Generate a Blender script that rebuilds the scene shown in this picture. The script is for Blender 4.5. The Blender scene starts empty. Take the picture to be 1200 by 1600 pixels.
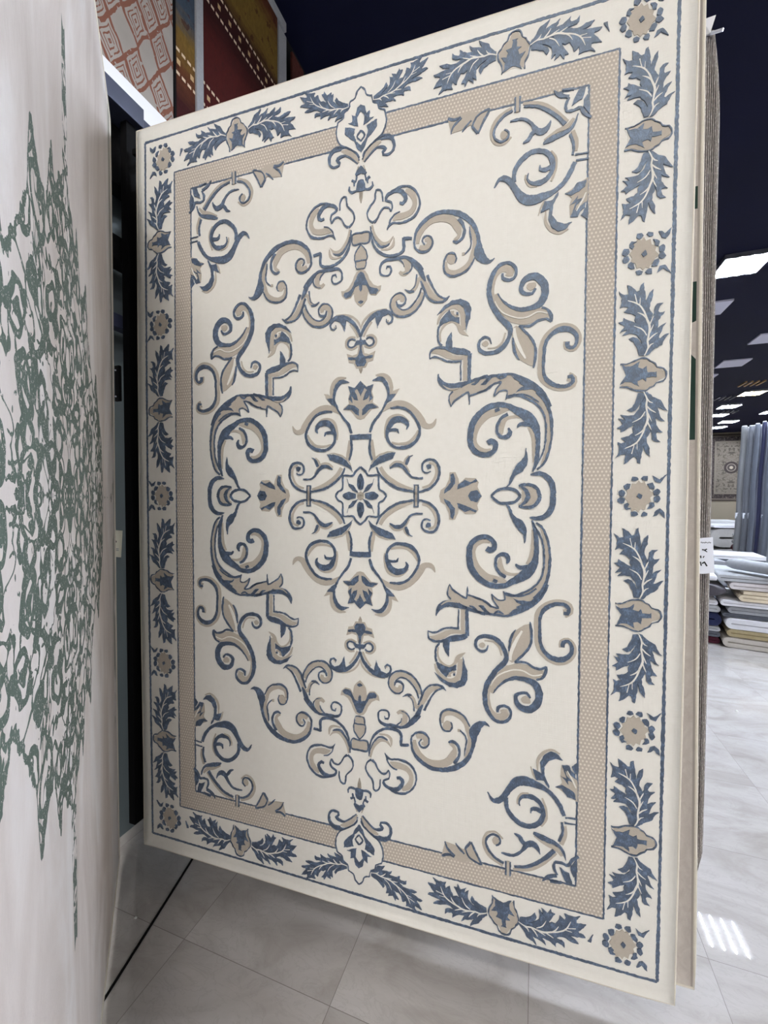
import bpy, bmesh, math, random
from math import sin, cos, pi, radians, sqrt, atan2
from mathutils import Vector, Matrix
from mathutils.geometry import tessellate_polygon
random.seed(7)
S = bpy.context.scene
COL = S.collection

# ------------------------------------------------------------------ camera
PITCH, ROLL = -0.027486, 0.004087
EYE = Vector((0, 0, 1.604))
fw = Vector((0, cos(PITCH), sin(PITCH))); up0 = Vector((0, -sin(PITCH), cos(PITCH))); rt0 = Vector((1, 0, 0))
rt = rt0 * cos(ROLL) + up0 * sin(ROLL); up = -rt0 * sin(ROLL) + up0 * cos(ROLL)
cd = bpy.data.cameras.new('camera'); cam = bpy.data.objects.new('camera', cd); COL.objects.link(cam)
m = Matrix(((rt.x, up.x, -fw.x, EYE.x), (rt.y, up.y, -fw.y, EYE.y), (rt.z, up.z, -fw.z, EYE.z), (0, 0, 0, 1)))
cam.matrix_world = m
cd.sensor_fit = 'VERTICAL'; cd.sensor_height = 36.0; cd.lens = 36.0 * 657.53 / 1600.0
cd.clip_start = 0.02; cd.clip_end = 200
S.camera = cam

# ------------------------------------------------------------------ exposure and ambient
S.view_settings.view_transform = 'Standard'; S.view_settings.look = 'None'
S.view_settings.exposure = 1.2; S.view_settings.gamma = 1.0; S.view_settings.use_curve_mapping = False
W = bpy.data.worlds.new('showroom_ambient'); S.world = W; W.use_nodes = True
bg = W.node_tree.nodes['Background']; bg.inputs[0].default_value = (1.0, 0.97, 0.93, 1); bg.inputs[1].default_value = 0.17
TUBE_POWER = 320.0      # radiance of a lamp tube
DIFF_POWER = 0.95       # radiance of the diffuser strip around it

# building axes: e1 across the hall (away from the left wall), e2 along that wall
TH = 0.347
E1 = Vector((cos(TH), -sin(TH), 0)); E2 = Vector((sin(TH), cos(TH), 0))
def bp(a, b, z=0.0): return E1 * a + E2 * b + Vector((0, 0, z))
BROT = -TH
CEIL = 5.15

# ------------------------------------------------------------------ object helpers
def tag(o, label=None, cat=None, group=None, kind=None):
    if label: o['label'] = label
    if cat: o['category'] = cat
    if group: o['group'] = group
    if kind: o['kind'] = kind
    return o
def empty(name, loc, rz=0.0):
    o = bpy.data.objects.new(name, None); COL.objects.link(o); o.location = loc; o.rotation_euler = (0, 0, rz)
    o.empty_display_size = 0.1
    return o
def link(name, bm, mats, parent=None, loc=None, rz=None, smooth=False):
    me = bpy.data.meshes.new(name); bm.normal_update(); bm.to_mesh(me); bm.free()
    if not isinstance(mats, (list, tuple)): mats = [mats]
    for x in mats: me.materials.append(x)
    if smooth:
        for p in me.polygons: p.use_smooth = True
    o = bpy.data.objects.new(name, me); COL.objects.link(o)
    if parent: o.parent = parent
    if loc is not None: o.location = loc
    if rz is not None: o.rotation_euler = (0, 0, rz)
    return o
def box(bm, x0, x1, y0, y1, z0, z1, mi=0, bev=0.0):
    r = bmesh.ops.create_cube(bm, size=1.0)
    vs = r['verts']
    for v in vs:
        v.co = Vector((x0 + (v.co.x + .5) * (x1 - x0), y0 + (v.co.y + .5) * (y1 - y0), z0 + (v.co.z + .5) * (z1 - z0)))
    fs = set(f for v in vs for f in v.link_faces)
    for f in fs: f.material_index = mi
    if bev > 0:
        es = set(e for v in vs for e in v.link_edges)
        bmesh.ops.bevel(bm, geom=list(es), offset=bev, segments=2, affect='EDGES', profile=.6)
    return vs
def tube(bm, pts, r, seg=10, mi=0, cap=True):
    pts = [Vector(p) for p in pts]; rings = []
    for i, p in enumerate(pts):
        t = (pts[min(i + 1, len(pts) - 1)] - pts[max(i - 1, 0)]).normalized()
        a = t.orthogonal().normalized() if i == 0 else (prev - t * prev.dot(t)).normalized()
        prev = a; b = t.cross(a)
        rr = r[i] if isinstance(r, (list, tuple)) else r
        rings.append([bm.verts.new(p + (a * cos(k * 2 * pi / seg) + b * sin(k * 2 * pi / seg)) * rr) for k in range(seg)])
    for i in range(len(rings) - 1):
        for k in range(seg):
            f = bm.faces.new((rings[i][k], rings[i][(k + 1) % seg], rings[i + 1][(k + 1) % seg], rings[i + 1][k])); f.material_index = mi; f.smooth = True
    if cap:
        for R in (rings[0], rings[-1]):
            f = bm.faces.new(R); f.material_index = mi
    return rings

# ------------------------------------------------------------------ materials
def srgb(r, g, b):
    f = lambda c: (c / 255 / 12.92) if c / 255 <= .04045 else ((c / 255 + .055) / 1.055) ** 2.4
    return (f(r), f(g), f(b), 1)
class NT:
    def __init__(s, name):
        s.m = bpy.data.materials.new(name); s.m.use_nodes = True; s.t = s.m.node_tree; s.b = s.t.nodes['Principled BSDF']
    def n(s, typ, **kw):
        x = s.t.nodes.new(typ)
        for k, v in kw.items():
            if k.startswith('i_'): x.inputs[k[2:].replace('_', ' ')].default_value = v
            else: setattr(x, k, v)
        return x
    def l(s, a, b): s.t.links.new(a, b)
    def coord(s, scale=(1, 1, 1), kind='Object'):
        c = s.n('ShaderNodeTexCoord'); mp = s.n('ShaderNodeMapping'); mp.inputs['Scale'].default_value = scale
        s.l(c.outputs[kind], mp.inputs['Vector']); return mp.outputs[0]
    def noise(s, vec, scale, detail=3, rough=.55, dist=0.0):
        x = s.n('ShaderNodeTexNoise'); x.inputs['Scale'].default_value = scale; x.inputs['Detail'].default_value = detail
        x.inputs['Roughness'].default_value = rough; x.inputs['Distortion'].default_value = dist
        s.l(vec, x.inputs['Vector']); return x.outputs['Fac']
    def ramp(s, fac, stops, interp='LINEAR'):
        x = s.n('ShaderNodeValToRGB'); x.color_ramp.interpolation = interp
        el = x.color_ramp.elements
        while len(el) < len(stops): el.new(.5)
        for e, (p, c) in zip(el, stops): e.position = p; e.color = c
        s.l(fac, x.inputs[0]); return x.outputs[0]
    def mix(s, fac, a, b, blend='MIX'):
        x = s.n('ShaderNodeMix', data_type='RGBA', blend_type=blend)
        if isinstance(fac, (int, float)): x.inputs[0].default_value = fac
        else: s.l(fac, x.inputs[0])
        for i, v in ((6, a), (7, b)):
            if isinstance(v, tuple): x.inputs[i].default_value = v
            else: s.l(v, x.inputs[i])
        return x.outputs[2]
    def math(s, op, a, b=None, c=None, clamp=False):
        x = s.n('ShaderNodeMath', operation=op); x.use_clamp = clamp
        for i, v in enumerate((a, b, c)):
            if v is None: continue
            if isinstance(v, (int, float)): x.inputs[i].default_value = v
            else: s.l(v, x.inputs[i])
        return x.outputs[0]
    def bump(s, h, strength=.3, dist=.002):
        x = s.n('ShaderNodeBump'); x.inputs['Strength'].default_value = strength; x.inputs['Distance'].default_value = dist
        s.l(h, x.inputs['Height']); s.l(x.outputs[0], s.b.inputs['Normal']); return x
    def set(s, col=None, rough=None, metal=None, spec=None, sheen=None):
        if col is not None:
            if isinstance(col, tuple): s.b.inputs['Base Color'].default_value = col
            else: s.l(col, s.b.inputs['Base Color'])
        if rough is not None:
            if isinstance(rough, (int, float)): s.b.inputs['Roughness'].default_value = rough
            else: s.l(rough, s.b.inputs['Roughness'])
        if metal is not None: s.b.inputs['Metallic'].default_value = metal
        if spec is not None: s.b.inputs['Specular IOR Level'].default_value = spec
        if sheen is not None: s.b.inputs['Sheen Weight'].default_value = sheen
        return s.m
def plain(name, col, rough=.6, metal=0.0, spec=.5, grain=0.06, gscale=40):
    k = NT(name); v = k.coord(); nf = k.noise(v, gscale, 3)
    dark = tuple(c * (1 - grain * 2) for c in col[:3]) + (1,)
    k.set(k.mix(nf, dark, col), rough, metal, spec); return k.m
def fabric(name, a, b, scale=60, fine=900, rough=.9, spec=.15, sheen=.15, bump=.5, bd=.0012, stretch=(1, 1, 1)):
    k = NT(name); v = k.coord(stretch)
    n1 = k.noise(v, scale, 4, .6); n2 = k.noise(v, fine, 2, .7); n0 = k.noise(v, 3.0, 3, .5)
    c = k.mix(k.math('MULTIPLY_ADD', n1, 1.0, k.math('MULTIPLY', n2, .25), clamp=True), a, b)
    c = k.mix(k.math('MULTIPLY', n0, .25), c, a)
    k.set(c, rough, 0, spec, sheen)
    k.bump(k.math('ADD', n1, k.math('MULTIPLY', n2, .8)), bump, bd)
    return k.m
def emis(name, col, power):
    k = NT(name); k.b.inputs['Base Color'].default_value = (.8, .8, .8, 1)
    k.b.inputs['Emission Color'].default_value = col; k.b.inputs['Emission Strength'].default_value = power
    return k.m

M = {}
# cream ground pile: faint cross-weave grid
k = NT('cream_pile'); v = k.coord(); n1 = k.noise(v, 45, 4, .6); n0 = k.noise(v, 2.2, 3, .5)
gx = k.coord((260, 1, 9)); gz = k.coord((9, 1, 300))
w1 = k.noise(gx, 1.0, 2); w2 = k.noise(gz, 1.0, 2)
ww = k.math('ADD', w1, w2)
c = k.mix(n1, srgb(226, 223, 214), srgb(238, 236, 229)); c = k.mix(k.math('MULTIPLY', n0, .5), c, srgb(230, 226, 216))
k.set(c, .85, 0, .2, .1); k.bump(k.math('ADD', ww, k.math('MULTIPLY', n1, .5)), .35, .0012); M['cream'] = k.m
# tan pile
M['tan'] = fabric('tan_pile', srgb(176, 167, 153), srgb(194, 185, 172), 120, 1200, .9, .1, .1, .4, .0012)
# shiny blue viscose pile
k = NT('blue_viscose'); v = k.coord(); n1 = k.noise(v, 260, 4, .7); n2 = k.noise(v, 55, 4, .65)
vs_ = k.coord((1, 1, .35)); n3 = k.noise(vs_, 420, 3, .7)
c = k.ramp(k.math('MULTIPLY_ADD', n3, .45, k.math('MULTIPLY', n2, .55)), [(.32, srgb(24, 34, 54)), (.5, srgb(46, 61, 87)), (.63, srgb(96, 118, 148))])
k.set(c, .45, 0, .9, .45); k.b.inputs['Coat Weight'].default_value = .4; k.b.inputs['Coat Roughness'].default_value = .46; k.b.inputs['Coat IOR'].default_value = 1.6; k.b.inputs['Specular Tint'].default_value = (.72, .88, 1, 1); k.b.inputs['IOR'].default_value = 1.65; k.b.inputs['Sheen Tint'].default_value = srgb(190, 210, 240)
k.bump(k.math('ADD', n1, n3), .7, .002); M['blue'] = k.m
# taupe lattice band with cream dots
k = NT('dotted_band'); v = k.coord(); sep = k.n('ShaderNodeSeparateXYZ'); k.l(v, sep.inputs[0])
P_ = 0.0112
a_ = k.math('DIVIDE', sep.outputs[0], P_); b_ = k.math('DIVIDE', sep.outputs[2], P_)
rowp = k.math('MULTIPLY', k.math('FLOOR', k.math('MULTIPLY', b_, 1.0)), .5)
fa = k.math('SUBTRACT', k.math('FRACT', k.math('ADD', a_, rowp)), .5); fb = k.math('SUBTRACT', k.math('FRACT', b_), .5)
rr = k.math('SQRT', k.math('ADD', k.math('MULTIPLY', fa, fa), k.math('MULTIPLY', k.math('MULTIPLY', fb, fb), .8)))
nn_ = k.noise(v, 300, 3); rr = k.math('ADD', rr, k.math('MULTIPLY', k.math('SUBTRACT', nn_, .5), .12))
dots = k.ramp(rr, [(.16, (1, 1, 1, 1)), (.33, (0, 0, 0, 1))])
bc = k.mix(k.noise(v, 60, 3), srgb(178, 168, 155), srgb(194, 184, 171))
k.set(k.mix(dots, bc, srgb(222, 214, 202)), .9, 0, .15, .1); k.bump(dots, .15, .0006); M['band'] = k.m
# rug pattern outlines, in tenths of a millimetre from the centre of the motif
MAIN = """bs 0 -1011 64 179 -866 70 283 -718 64 476 -721 57 646 -724 63 675 -551 63 685 -250 57 854 -146 62 946 0 62
bq 0 -785 -128 -532 -92 -249 58 -248 104 -529
bp 511 -614 445 -441 267 -387 88 -107 296 -191 430 -344
bq 678 0 444 -148 177 0 177 76 443 131
tq 0 -164 -123 0 -93 118 57 118 132 0 58 -107
bs 0 -2073 181 183 -2065 180 397 -2056 179
bs 2005 196 181 2009 -386 181
Ts 2005 196 71 2008 -345 71
bs 594 -998 57 710 -745 71 1000 -464 85 1371 -254 84 1765 -170 77 1960 -142 71 2181 -155 76 2455 -247 86 2673 -446 81 2783 -712 86 2771 -953 91 2652 -1170 81 2462 -1215 81 2270 -1152 71 2200 -992 65 2240 -829 60 2377 -772 54 2500 -824 38
ts 726 -995 128 914 -714 142 1258 -461 140 1598 -307 111 1877 -232 69
ts 2209 -276 68 2456 -368 76 2620 -581 81 2689 -821 91 2623 -1036 81 2434 -1108 68
bq 2337 -975 2405 -885 2501 -918 2515 -1025 2420 -1068 2346 -1043
bs 2233 -602 65 1935 -612 66 1768 -715 77 1601 -936 111 1460 -1049 140 1261 -1053 118 1074 -947 40
ts 1769 -796 55 1602 -1018 111 1432 -1146 112 1233 -1137 112 1060 -1016 51
bs 1644 -1058 94 1693 -1194 111 1772 -1329 55 1884 -1374 14
ts 1574 -1115 56 1631 -1250 83 1744 -1370 42
bp 298 -850 403 -960 683 -1108 916 -1186 1176 -1290 1277 -1494 1033 -1474 713 -1386 522 -1224 373 -1059
tp 314 -948 448 -1197 684 -1401 1033 -1516 1235 -1515 1004 -1544 684 -1457 448 -1282
ts 501 -1252 86 484 -1449 115 435 -1703 121 415 -1957 87
bs 433 -1254 52 345 -1537 81 340 -1847 81 367 -1973 72
bs 347 -2213 81 452 -2518 101 630 -2734 86 807 -2976 63 954 -3247 63 1007 -3467 80 985 -3693 108 869 -3926 137 694 -4039 138 428 -3990 23
ts 1071 -3463 114 1115 -3711 128 1030 -3997 143 826 -4154 129 547 -4164 43
bp 837 -3115 1099 -3265 1279 -3476 1013 -3481 940 -3332
tp 1215 -3369 1403 -3656 1158 -3582 1042 -3479
bs 1083 -3001 57 1328 -3014 85 1556 -2972 90 1781 -2835 83 1975 -2577 88 2099 -2325 88 2111 -2107 88 1998 -1867 105 1774 -1698 125 1492 -1639 106 1235 -1675 96 1035 -1849 96 963 -2074 102 1008 -2295 148 1153 -2538 204 1383 -2615 211 1610 -2542 167 1708 -2372 95 1651 -2259 28
bs 1381 -2134 22 1338 -2246 90 1123 -2262 96 993 -2212 85
ts 1121 -1832 73 1379 -1781 73 1719 -1809 100 1944 -2005 94 2056 -2218 49
ts 905 -1993 57 891 -2245 74 995 -2602 97 1212 -2752 73 1498 -2727 78 1751 -2507 39
ts 763 -2895 57 1011 -3076 171 1329 -3167 186 1641 -3077 223 1921 -2827 277 2142 -2555 261 2278 -2371 205 2442 -2322 163 2579 -2383 135 2667 -2567 22
tp 0 -2670 125 -2705 260 -2854 409 -3015 661 -3041 632 -3114 440 -3253 470 -3434 411 -3622 472 -3859 233 -3792 0 -4010
bp 59 -2808 185 -2872 350 -3032 655 -3059 440 -3210 216 -3168 66 -3021
bp 0 -4010 0 -3482 61 -3619 143 -3756 233 -3692 157 -3556 97 -3332 232 -3380 337 -3515 306 -3262 455 -3407 382 -3596 466 -3859 218 -3793
tp 2789 0 2838 -203 2995 -308 3106 -552 3124 -785 3317 -781 3415 -567 3440 -412 3652 -595 3972 -579 4071 -444 4033 -300 4172 0
bp 2946 -78 3150 -202 3306 -414 3315 -568 3251 -755 3162 -706 3160 -454 2975 -203
bp 3381 -228 3611 -295 4027 -475 3983 -544 3802 -455 3636 -533 3421 -374
bp 3741 0 3816 0 3965 107 4172 0 4032 -197 3818 -160
bs 4466 0 67 4687 -194 89 4904 -241 95 5118 -210 102 5259 -143 87 5357 0 87
bs 5938 0 106 5871 -206 114 5717 -335 107 5473 -356 94 5314 -320 72
tp 5644 0 5869 0 5819 -199 5647 -310 5350 -338 5489 -245 5610 -134
tp 5399 0 5522 0 5471 -190 5332 -312 5296 -253 5401 -172
bs 5592 0 143 5523 -171 122 5374 -301 51
bs 6322 0 161 6299 -312 168 6183 -549 169 5997 -680 149 5826 -701 125 5652 -667 43
bq 4904 -256 4995 -397 5051 -583 5143 -805 5270 -1026 5456 -1225 5505 -1502 5561 -1204 5533 -946 5379 -734 5202 -648 5048 -341
bs 5722 -758 43 5802 -1013 114 5851 -1343 128 5857 -1784 150 5792 -2119 229 5604 -2406 324 5360 -2606 262 5112 -2744 191 4934 -2857 155 4644 -2902 164 4348 -2837 173 4048 -2617 190 3857 -2327 210 3794 -2022 191 3798 -1714 183 3917 -1479 171 4147 -1330 158 4407 -1342 157 4566 -1496 149 4575 -1685 167 4448 -1746 187 4337 -1694 165
ts 5726 -1052 36 5739 -1494 93 5709 -1864 108 5583 -2147 79
ts 4969 -2761 110 4641 -2667 186 4346 -2608 225 4102 -2372 189 3960 -2092 160 3927 -1786 129 4038 -1571 129 4260 -1460 113 4445 -1500 67
bs 4949 -2592 96 4756 -2478 96 4636 -2250 89 4641 -2004 89 4778 -1873 111 4959 -1884 154 5025 -2024 132 4969 -2151 44
tq 4779 -1941 4690 -2134 4747 -2358 4966 -2516 5359 -2531 5499 -2430 5145 -2450 4928 -2386 4854 -2201 4816 -2015
bs 5241 -2153 44 5338 -2252 124 5602 -2239 144
bs 4641 -2686 149 4606 -2783 149
ts 5914 -846 35 6045 -1190 71 6146 -1553 92 6178 -1917 120 6157 -2321 159 6065 -2657 185 5873 -2964 215 5614 -3149 224 5332 -3244 204
bs 5845 -829 64 6036 -1008 71 6178 -1369 70 6252 -1804 70 6247 -2206 92 6194 -2575 99 6045 -2971 135 5824 -3245 158
bs 5716 -794 29 5918 -1139 50 6043 -1483 50 6082 -1848 53 6080 -2215 53 5989 -2587 64 5784 -2859 65 5507 -3044 65 5224 -3157 66 4937 -3102 59
tp 4890 -3069 4950 -3158 5302 -3179 5647 -3018 5901 -2865 6154 -2848 5990 -3176 5653 -3489 5309 -3701 4988 -3851 4540 -3826 4175 -3778 3991 -3746 3987 -3336 4294 -3408 4628 -3601 4718 -3609 4535 -3327 4518 -3166 4744 -3327 4923 -3330
bs 6209 -2754 72 6018 -3128 122 5737 -3391 183 5424 -3636 125 5017 -3833 72 4720 -3827 85 4359 -3810 86 3991 -3762 75
bp 5187 -3249 5362 -3313 5651 -3307 5878 -3260 5653 -3535 5277 -3519 5422 -3431 5276 -3365
bp 5046 -3759 5133 -3669 5307 -3563 5277 -3519 5538 -3498 5338 -3698
bs 5873 -2897 47 5591 -3098 53 5273 -3181 54 4965 -3148 54 4884 -3048 24
bs 4884 -3048 24 4928 -3314 42 4730 -3335 43 4518 -3172 37
bs 4518 -3172 37 4581 -3386 49 4733 -3608 55 4477 -3550 55 4232 -3381 56 3987 -3320 56
bs 4128 -3577 25 4235 -3648 80 4328 -3750 56
bs 4600 -3797 43 4719 -3718 79 4898 -3790 42
tp 3161 -2941 3096 -3132 3124 -3344 3232 -3497 3470 -3559 3576 -3671 3784 -3720 4094 -3814 4247 -3835 4319 -3416 4012 -3308 3780 -3245 3729 -3354 3467 -3240 3255 -3095
bs 3161 -2927 21 3255 -3095 58 3467 -3240 58 3703 -3361 58 3740 -3195 58 3751 -2962 21
bs 3759 -3241 52 4012 -3308 57 4319 -3416 62 4522 -3578 56
bs 3161 -2927 21 3096 -3132 43 3111 -3319 43 3218 -3423 48
bs 2727 -4027 22 2766 -3829 124 2913 -3656 194 3153 -3570 224 3418 -3617 169 3680 -3676 100 3991 -3757 99 4324 -3847 77
Ts 2886 -3644 22 3072 -3514 53 3258 -3490 53 3391 -3517 26
bs 3469 -3519 21 3575 -3604 58 3732 -3672 52
bs 3809 -3599 21 3912 -3618 78 4016 -3702 78 4094 -3761 36
bs 4105 -3577 21 4245 -3605 88 4348 -3728 82 4475 -3801 31
ts 3602 -3748 132 3600 -4107 126 3604 -4506 127
bs 3466 -3746 42 3461 -4386 42
bs 3733 -3738 105 3741 -4121 110 3746 -4599 126
tp 2481 -4737 2705 -4688 3027 -4513 3240 -4447 3530 -4447 3688 -4498 3675 -4566 3426 -4550 3215 -4598 3002 -4753 2787 -4851 2597 -4827
bs 2431 -4551 22 2595 -4604 54 2758 -4561 49 2946 -4448 54 3160 -4388 59 3490 -4384 53
bs 2439 -4559 27 2460 -4780 55 2624 -4878 71 2815 -4881 81 3030 -4831 113 3295 -4729 192 3585 -4668 190 3746 -4586 126
bp 2963 -4852 3190 -4829 3171 -5113 3160 -5362 3033 -5209 2964 -5027
bs 2842 -4945 59 2735 -5079 65 2704 -5327 65 2738 -5568 65
bp 2725 -5556 2902 -5658 3171 -5712 3409 -5597 3410 -5791 3278 -5807 3172 -5882 3088 -6069 2931 -5939 2789 -5780
ts 2794 -5086 49 2786 -5372 54 2928 -5600 68 3170 -5685 54 3355 -5563 91 3472 -5335 138 3699 -5168 16
ts 2685 -5656 49 2768 -5892 82 2959 -6085 95 3174 -6166 134 3373 -6113 165 3491 -5936 154 3520 -5664 159 3539 -5394 127
ts 3173 -6031 118 3178 -5908 118 3278 -5842 91 3371 -5884 59
Bs 3306 -5927 69 3372 -5930 69
bp 3630 -5298 3676 -5539 3764 -5768 3785 -6059 3678 -6261 3442 -6378 3176 -6360 2906 -6228 2681 -5951 2905 -6092 3121 -6205 3361 -6228 3545 -6104 3600 -5842 3606 -5547
tq 4125 -4873 4231 -4767 4339 -4850 4249 -4961
bs 4415 -4842 31 4371 -5004 62 4219 -5068 81 4065 -4974 81 4026 -4788 100 4123 -4620 118 4336 -4551 130 4578 -4574 135 4790 -4709 134 4941 -4942 127 5003 -5184 146 4916 -5381 170 4710 -5594 153 4532 -5868 160 4398 -6138 155 4340 -6431 155 4359 -6746 149 4453 -7017 130 4637 -7242 111 4879 -7298 98 5086 -7171 91 5157 -6972 79 5081 -6796 79 4902 -6760 92 4754 -6845 98 4749 -6988 55
ts 4307 -4711 37 4580 -4715 55 4762 -4868 61 4848 -5139 43
ts 4622 -5856 105 4490 -6189 93 4454 -6510 77 4497 -6852 105 4621 -7086 170 4817 -7150 221 5009 -7011 183 4994 -6919 152 4845 -6973 107
tp 5006 -5448 5329 -5332 5677 -5353 5907 -5447 6106 -5469 6122 -5603 6024 -5723 5826 -5779 5508 -5727 5304 -5744 5011 -5869 4775 -6088 4598 -6395 4507 -6376 4533 -5994 4771 -5680
cs 4520 -6153 25 4623 -5935 37 4831 -5720 40 5214 -5548 39 5506 -5543 39 5795 -5660 38 6079 -5588 29
bs 5255 -5295 60 5589 -5271 74 5792 -5385 74 6049 -5430 64 6194 -5327 52
bs 6194 -5327 52 6182 -5505 105 6081 -5700 70 5911 -5783 65
bs 4598 -6389 25 4746 -6154 55 5012 -5915 91 5305 -5800 126 5625 -5820 155 5856 -5913 213 5987 -6140 224 5991 -6415 224 5865 -6648 225 5666 -6770 215 5433 -6712 180 5314 -6544 139 5312 -6357 120 5456 -6260 90 5630 -6251 83 5733 -6390 53
tq 5459 -6461 5574 -6345 5719 -6423 5735 -6560 5519 -6576
tp 5703 -4028 5545 -4079 5257 -4290 5059 -4929 5048 -5241 5167 -5327 5356 -5206 5586 -4995 5726 -4704 5755 -4273
cs 5461 -4271 54 5290 -4595 102 5143 -4982 103 5116 -5249 79
bs 5272 -4252 24 5171 -4422 72 5109 -4645 84 5069 -4959 48
bs 5702 -3967 35 5733 -4184 89 5752 -4487 77 5697 -4737 77 5528 -5001 77 5255 -5304 60
ts 6692 -3622 271 6840 -3545 227 6811 -3384 227 6618 -3300 200 6384 -3318 207 6149 -3451 232 5974 -3646 234 5915 -3893 199 5925 -4227 194 5941 -4590 194 6055 -4866 193 6283 -5062 221 6548 -5128 242 6808 -5038 217 6968 -4811 170 6946 -4590 170 6813 -4455 182 6650 -4516 195 6638 -4682 172
ks 6223 -3776 319 6203 -4321 363 6348 -4729 319
bs 6678 -3603 86 6787 -3614 119 6820 -3457 119 6660 -3336 103 6412 -3355 121 6219 -3445 133 6053 -3624 122 5986 -3887 88 5995 -4189 94 6009 -4552 100 6102 -4816 111 6296 -5006 134 6547 -5068 161 6766 -4998 143 6914 -4817 108 6911 -4609 97 6813 -4470 97 6677 -4514 120 6657 -4665 126
bs 4466 -9677 25 4605 -9888 100 4787 -9887 173 4966 -9715 172 5142 -9425 189 5345 -9162 273 5608 -9072 289 5898 -9113 226 6184 -9193 136 6441 -9370 123 6640 -9633 134 6778 -9939 116
bs 5041 -9731 153 5042 -9857 129 5084 -10101 129 5271 -10344 146 5538 -10503 139 5829 -10485 138 6057 -10320 137 6173 -10045 136 6121 -9778 124 5961 -9596 137 5759 -9546 156 5556 -9589 90 5441 -9739 55 5472 -9905 24
bs 5795 -10068 24 5822 -9937 96 5965 -9906 125 6138 -9960 124
ts 6132 -9528 53 6250 -9842 65 6260 -10180 71 6116 -10430 53
ts 5398 -9874 42 5382 -9752 49 5497 -9523 54 5729 -9459 42
bp 6326 -9179 6167 -8950 5953 -8962 5894 -8803 5834 -8629 6093 -8733 6060 -8400 6170 -8134 6366 -7991 6562 -8031 6723 -8214 6508 -8178 6313 -8291 6175 -8502 6208 -8834 6347 -9098
ts 5992 -8691 36 5988 -8352 83 6141 -8078 88 6393 -7934 58 6631 -8019 35
ts 5775 -8578 24 5851 -8812 54 5953 -8977 36
bs 6812 -9992 41 7163 -9967 40
bs 6787 -10157 41 7166 -10142 40
bs 6718 -10167 73 6741 -10467 73 6643 -10783 73
ts 6802 -10269 99 6820 -10540 116 6714 -10873 111
bs 5889 -10686 60 6091 -10763 155 6377 -10833 136 6631 -10924 94 6773 -11104 70 6846 -11331 29
ts 5919 -10789 60 6265 -10968 101 6549 -11037 129 6733 -11237 70
bs 6493 -11113 123 6271 -11386 107 5988 -11646 96 5701 -11832 79 5320 -11932 67
bs 4991 -11891 62 4748 -11810 69 4532 -11607 69 4431 -11374 63 4466 -11172 63 4648 -11031 56 4831 -11083 56 4878 -11264 56 4743 -11377 44
ts 6565 -11187 82 6160 -11639 95 5760 -11920 97 5291 -12026 74
ts 4962 -11994 81 4565 -11792 110 4377 -11517 101 4350 -11265 82 4480 -11023 69 4738 -10946 50 4952 -11118 49
tq 4620 -11231 4710 -11097 4832 -11179 4803 -11314 4682 -11360
bs 5125 -11824 185 5130 -12269 185
Ts 5125 -11808 80 5130 -12285 80
bs 4912 -11575 25 5107 -11589 68 5345 -11545 73 5549 -11351 85 5692 -11126 157 5865 -11052 186 6010 -11141 125 6099 -11331 18
bs 5307 -10842 24 5455 -10901 109 5545 -11037 127 5663 -11133 133
bs 7208 -11130 69 7024 -11284 87 6917 -11481 81 6722 -11455 73 6527 -11475 65
bs 6527 -11475 65 6501 -11667 82 6602 -11857 53
bs 6168 -12168 24 6336 -11991 107 6589 -11885 88
bs 6395 -12130 47 6731 -12075 82
bp 6669 -11592 6823 -11690 6948 -11718 7006 -11886 7064 -12100 6870 -12061 6798 -11896 6727 -11762
bp 6978 -11510 7166 -11232 7180 -11579 7087 -11818 7003 -11688
tp 6678 -8360 6955 -8503 7145 -8768 7155 -9430 6968 -9349 6689 -9165 6549 -9102 6713 -8916 6655 -8714
bp 7155 -8193 6981 -8362 7065 -8542 7161 -8569
bp 6691 -8357 6898 -8333 6955 -8473 7066 -8572 7095 -8717 6888 -8577 6790 -8505 6848 -8676 7070 -8873 6849 -8767 6655 -8699 6781 -8811 6893 -8940
bp 6521 -9077 6687 -8982 6909 -9058 7075 -9175 7105 -9356 6857 -9312 6688 -9104
cs 6845 -8494 23 7014 -8794 52 7099 -8988 34
tp 3089 -11664 3392 -11696 3702 -11778 3953 -11504 4271 -12079 3705 -12174 2978 -12153
bs 3079 -11656 26 3185 -11881 74 3421 -12061 52
bs 2988 -12161 74 3187 -12057 84 3396 -12100 52
bs 3443 -11630 26 3558 -11761 63 3728 -11903 41
bs 3762 -11710 62 3928 -11474 72
bs 3762 -11710 52 3882 -11970 52 4085 -12075 62 4286 -12117 61 4107 -11781 61 3953 -11468 51
tp 0 -7833 157 -7783 254 -7634 313 -7476 457 -7271 611 -7191 734 -7201 705 -7040 563 -6896 372 -6922 252 -7082 252 -6967 215 -6788 118 -6662 0 -6566
bp 0 -7759 97 -7704 229 -7419 337 -7208 468 -7143 587 -7121 653 -7036 551 -6930 353 -6971 271 -7125 192 -7274 64 -7316 49 -7156 0 -7081
bp 0 -6792 94 -6746 82 -6702 0 -6665
tp 0 -7891 138 -7888 170 -8109 212 -8195 196 -8406 0 -8657
bs 0 -7868 24 153 -7876 33 187 -7968 33 195 -8117 33 231 -8204 38 208 -8404 38 111 -8571 38 0 -8687 33
bs 0 -8146 43 207 -8138 43
tp 0 -8750 281 -8727 306 -9047 0 -9069
bs 0 -8734 33 286 -8719 43 306 -9054 57 0 -9076 62
bs 360 -9234 42 383 -8929 52 449 -8640 70 592 -8397 84 805 -8224 84 1039 -8133 83 1296 -8125 92 1481 -8191 96 1541 -8317 95 1528 -8499 96 1529 -8653 86
bs 1517 -8637 87 1807 -8585 86
bs 407 -9017 24 517 -8732 47 711 -8499 61 900 -8482 60 1041 -8549 18
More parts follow.
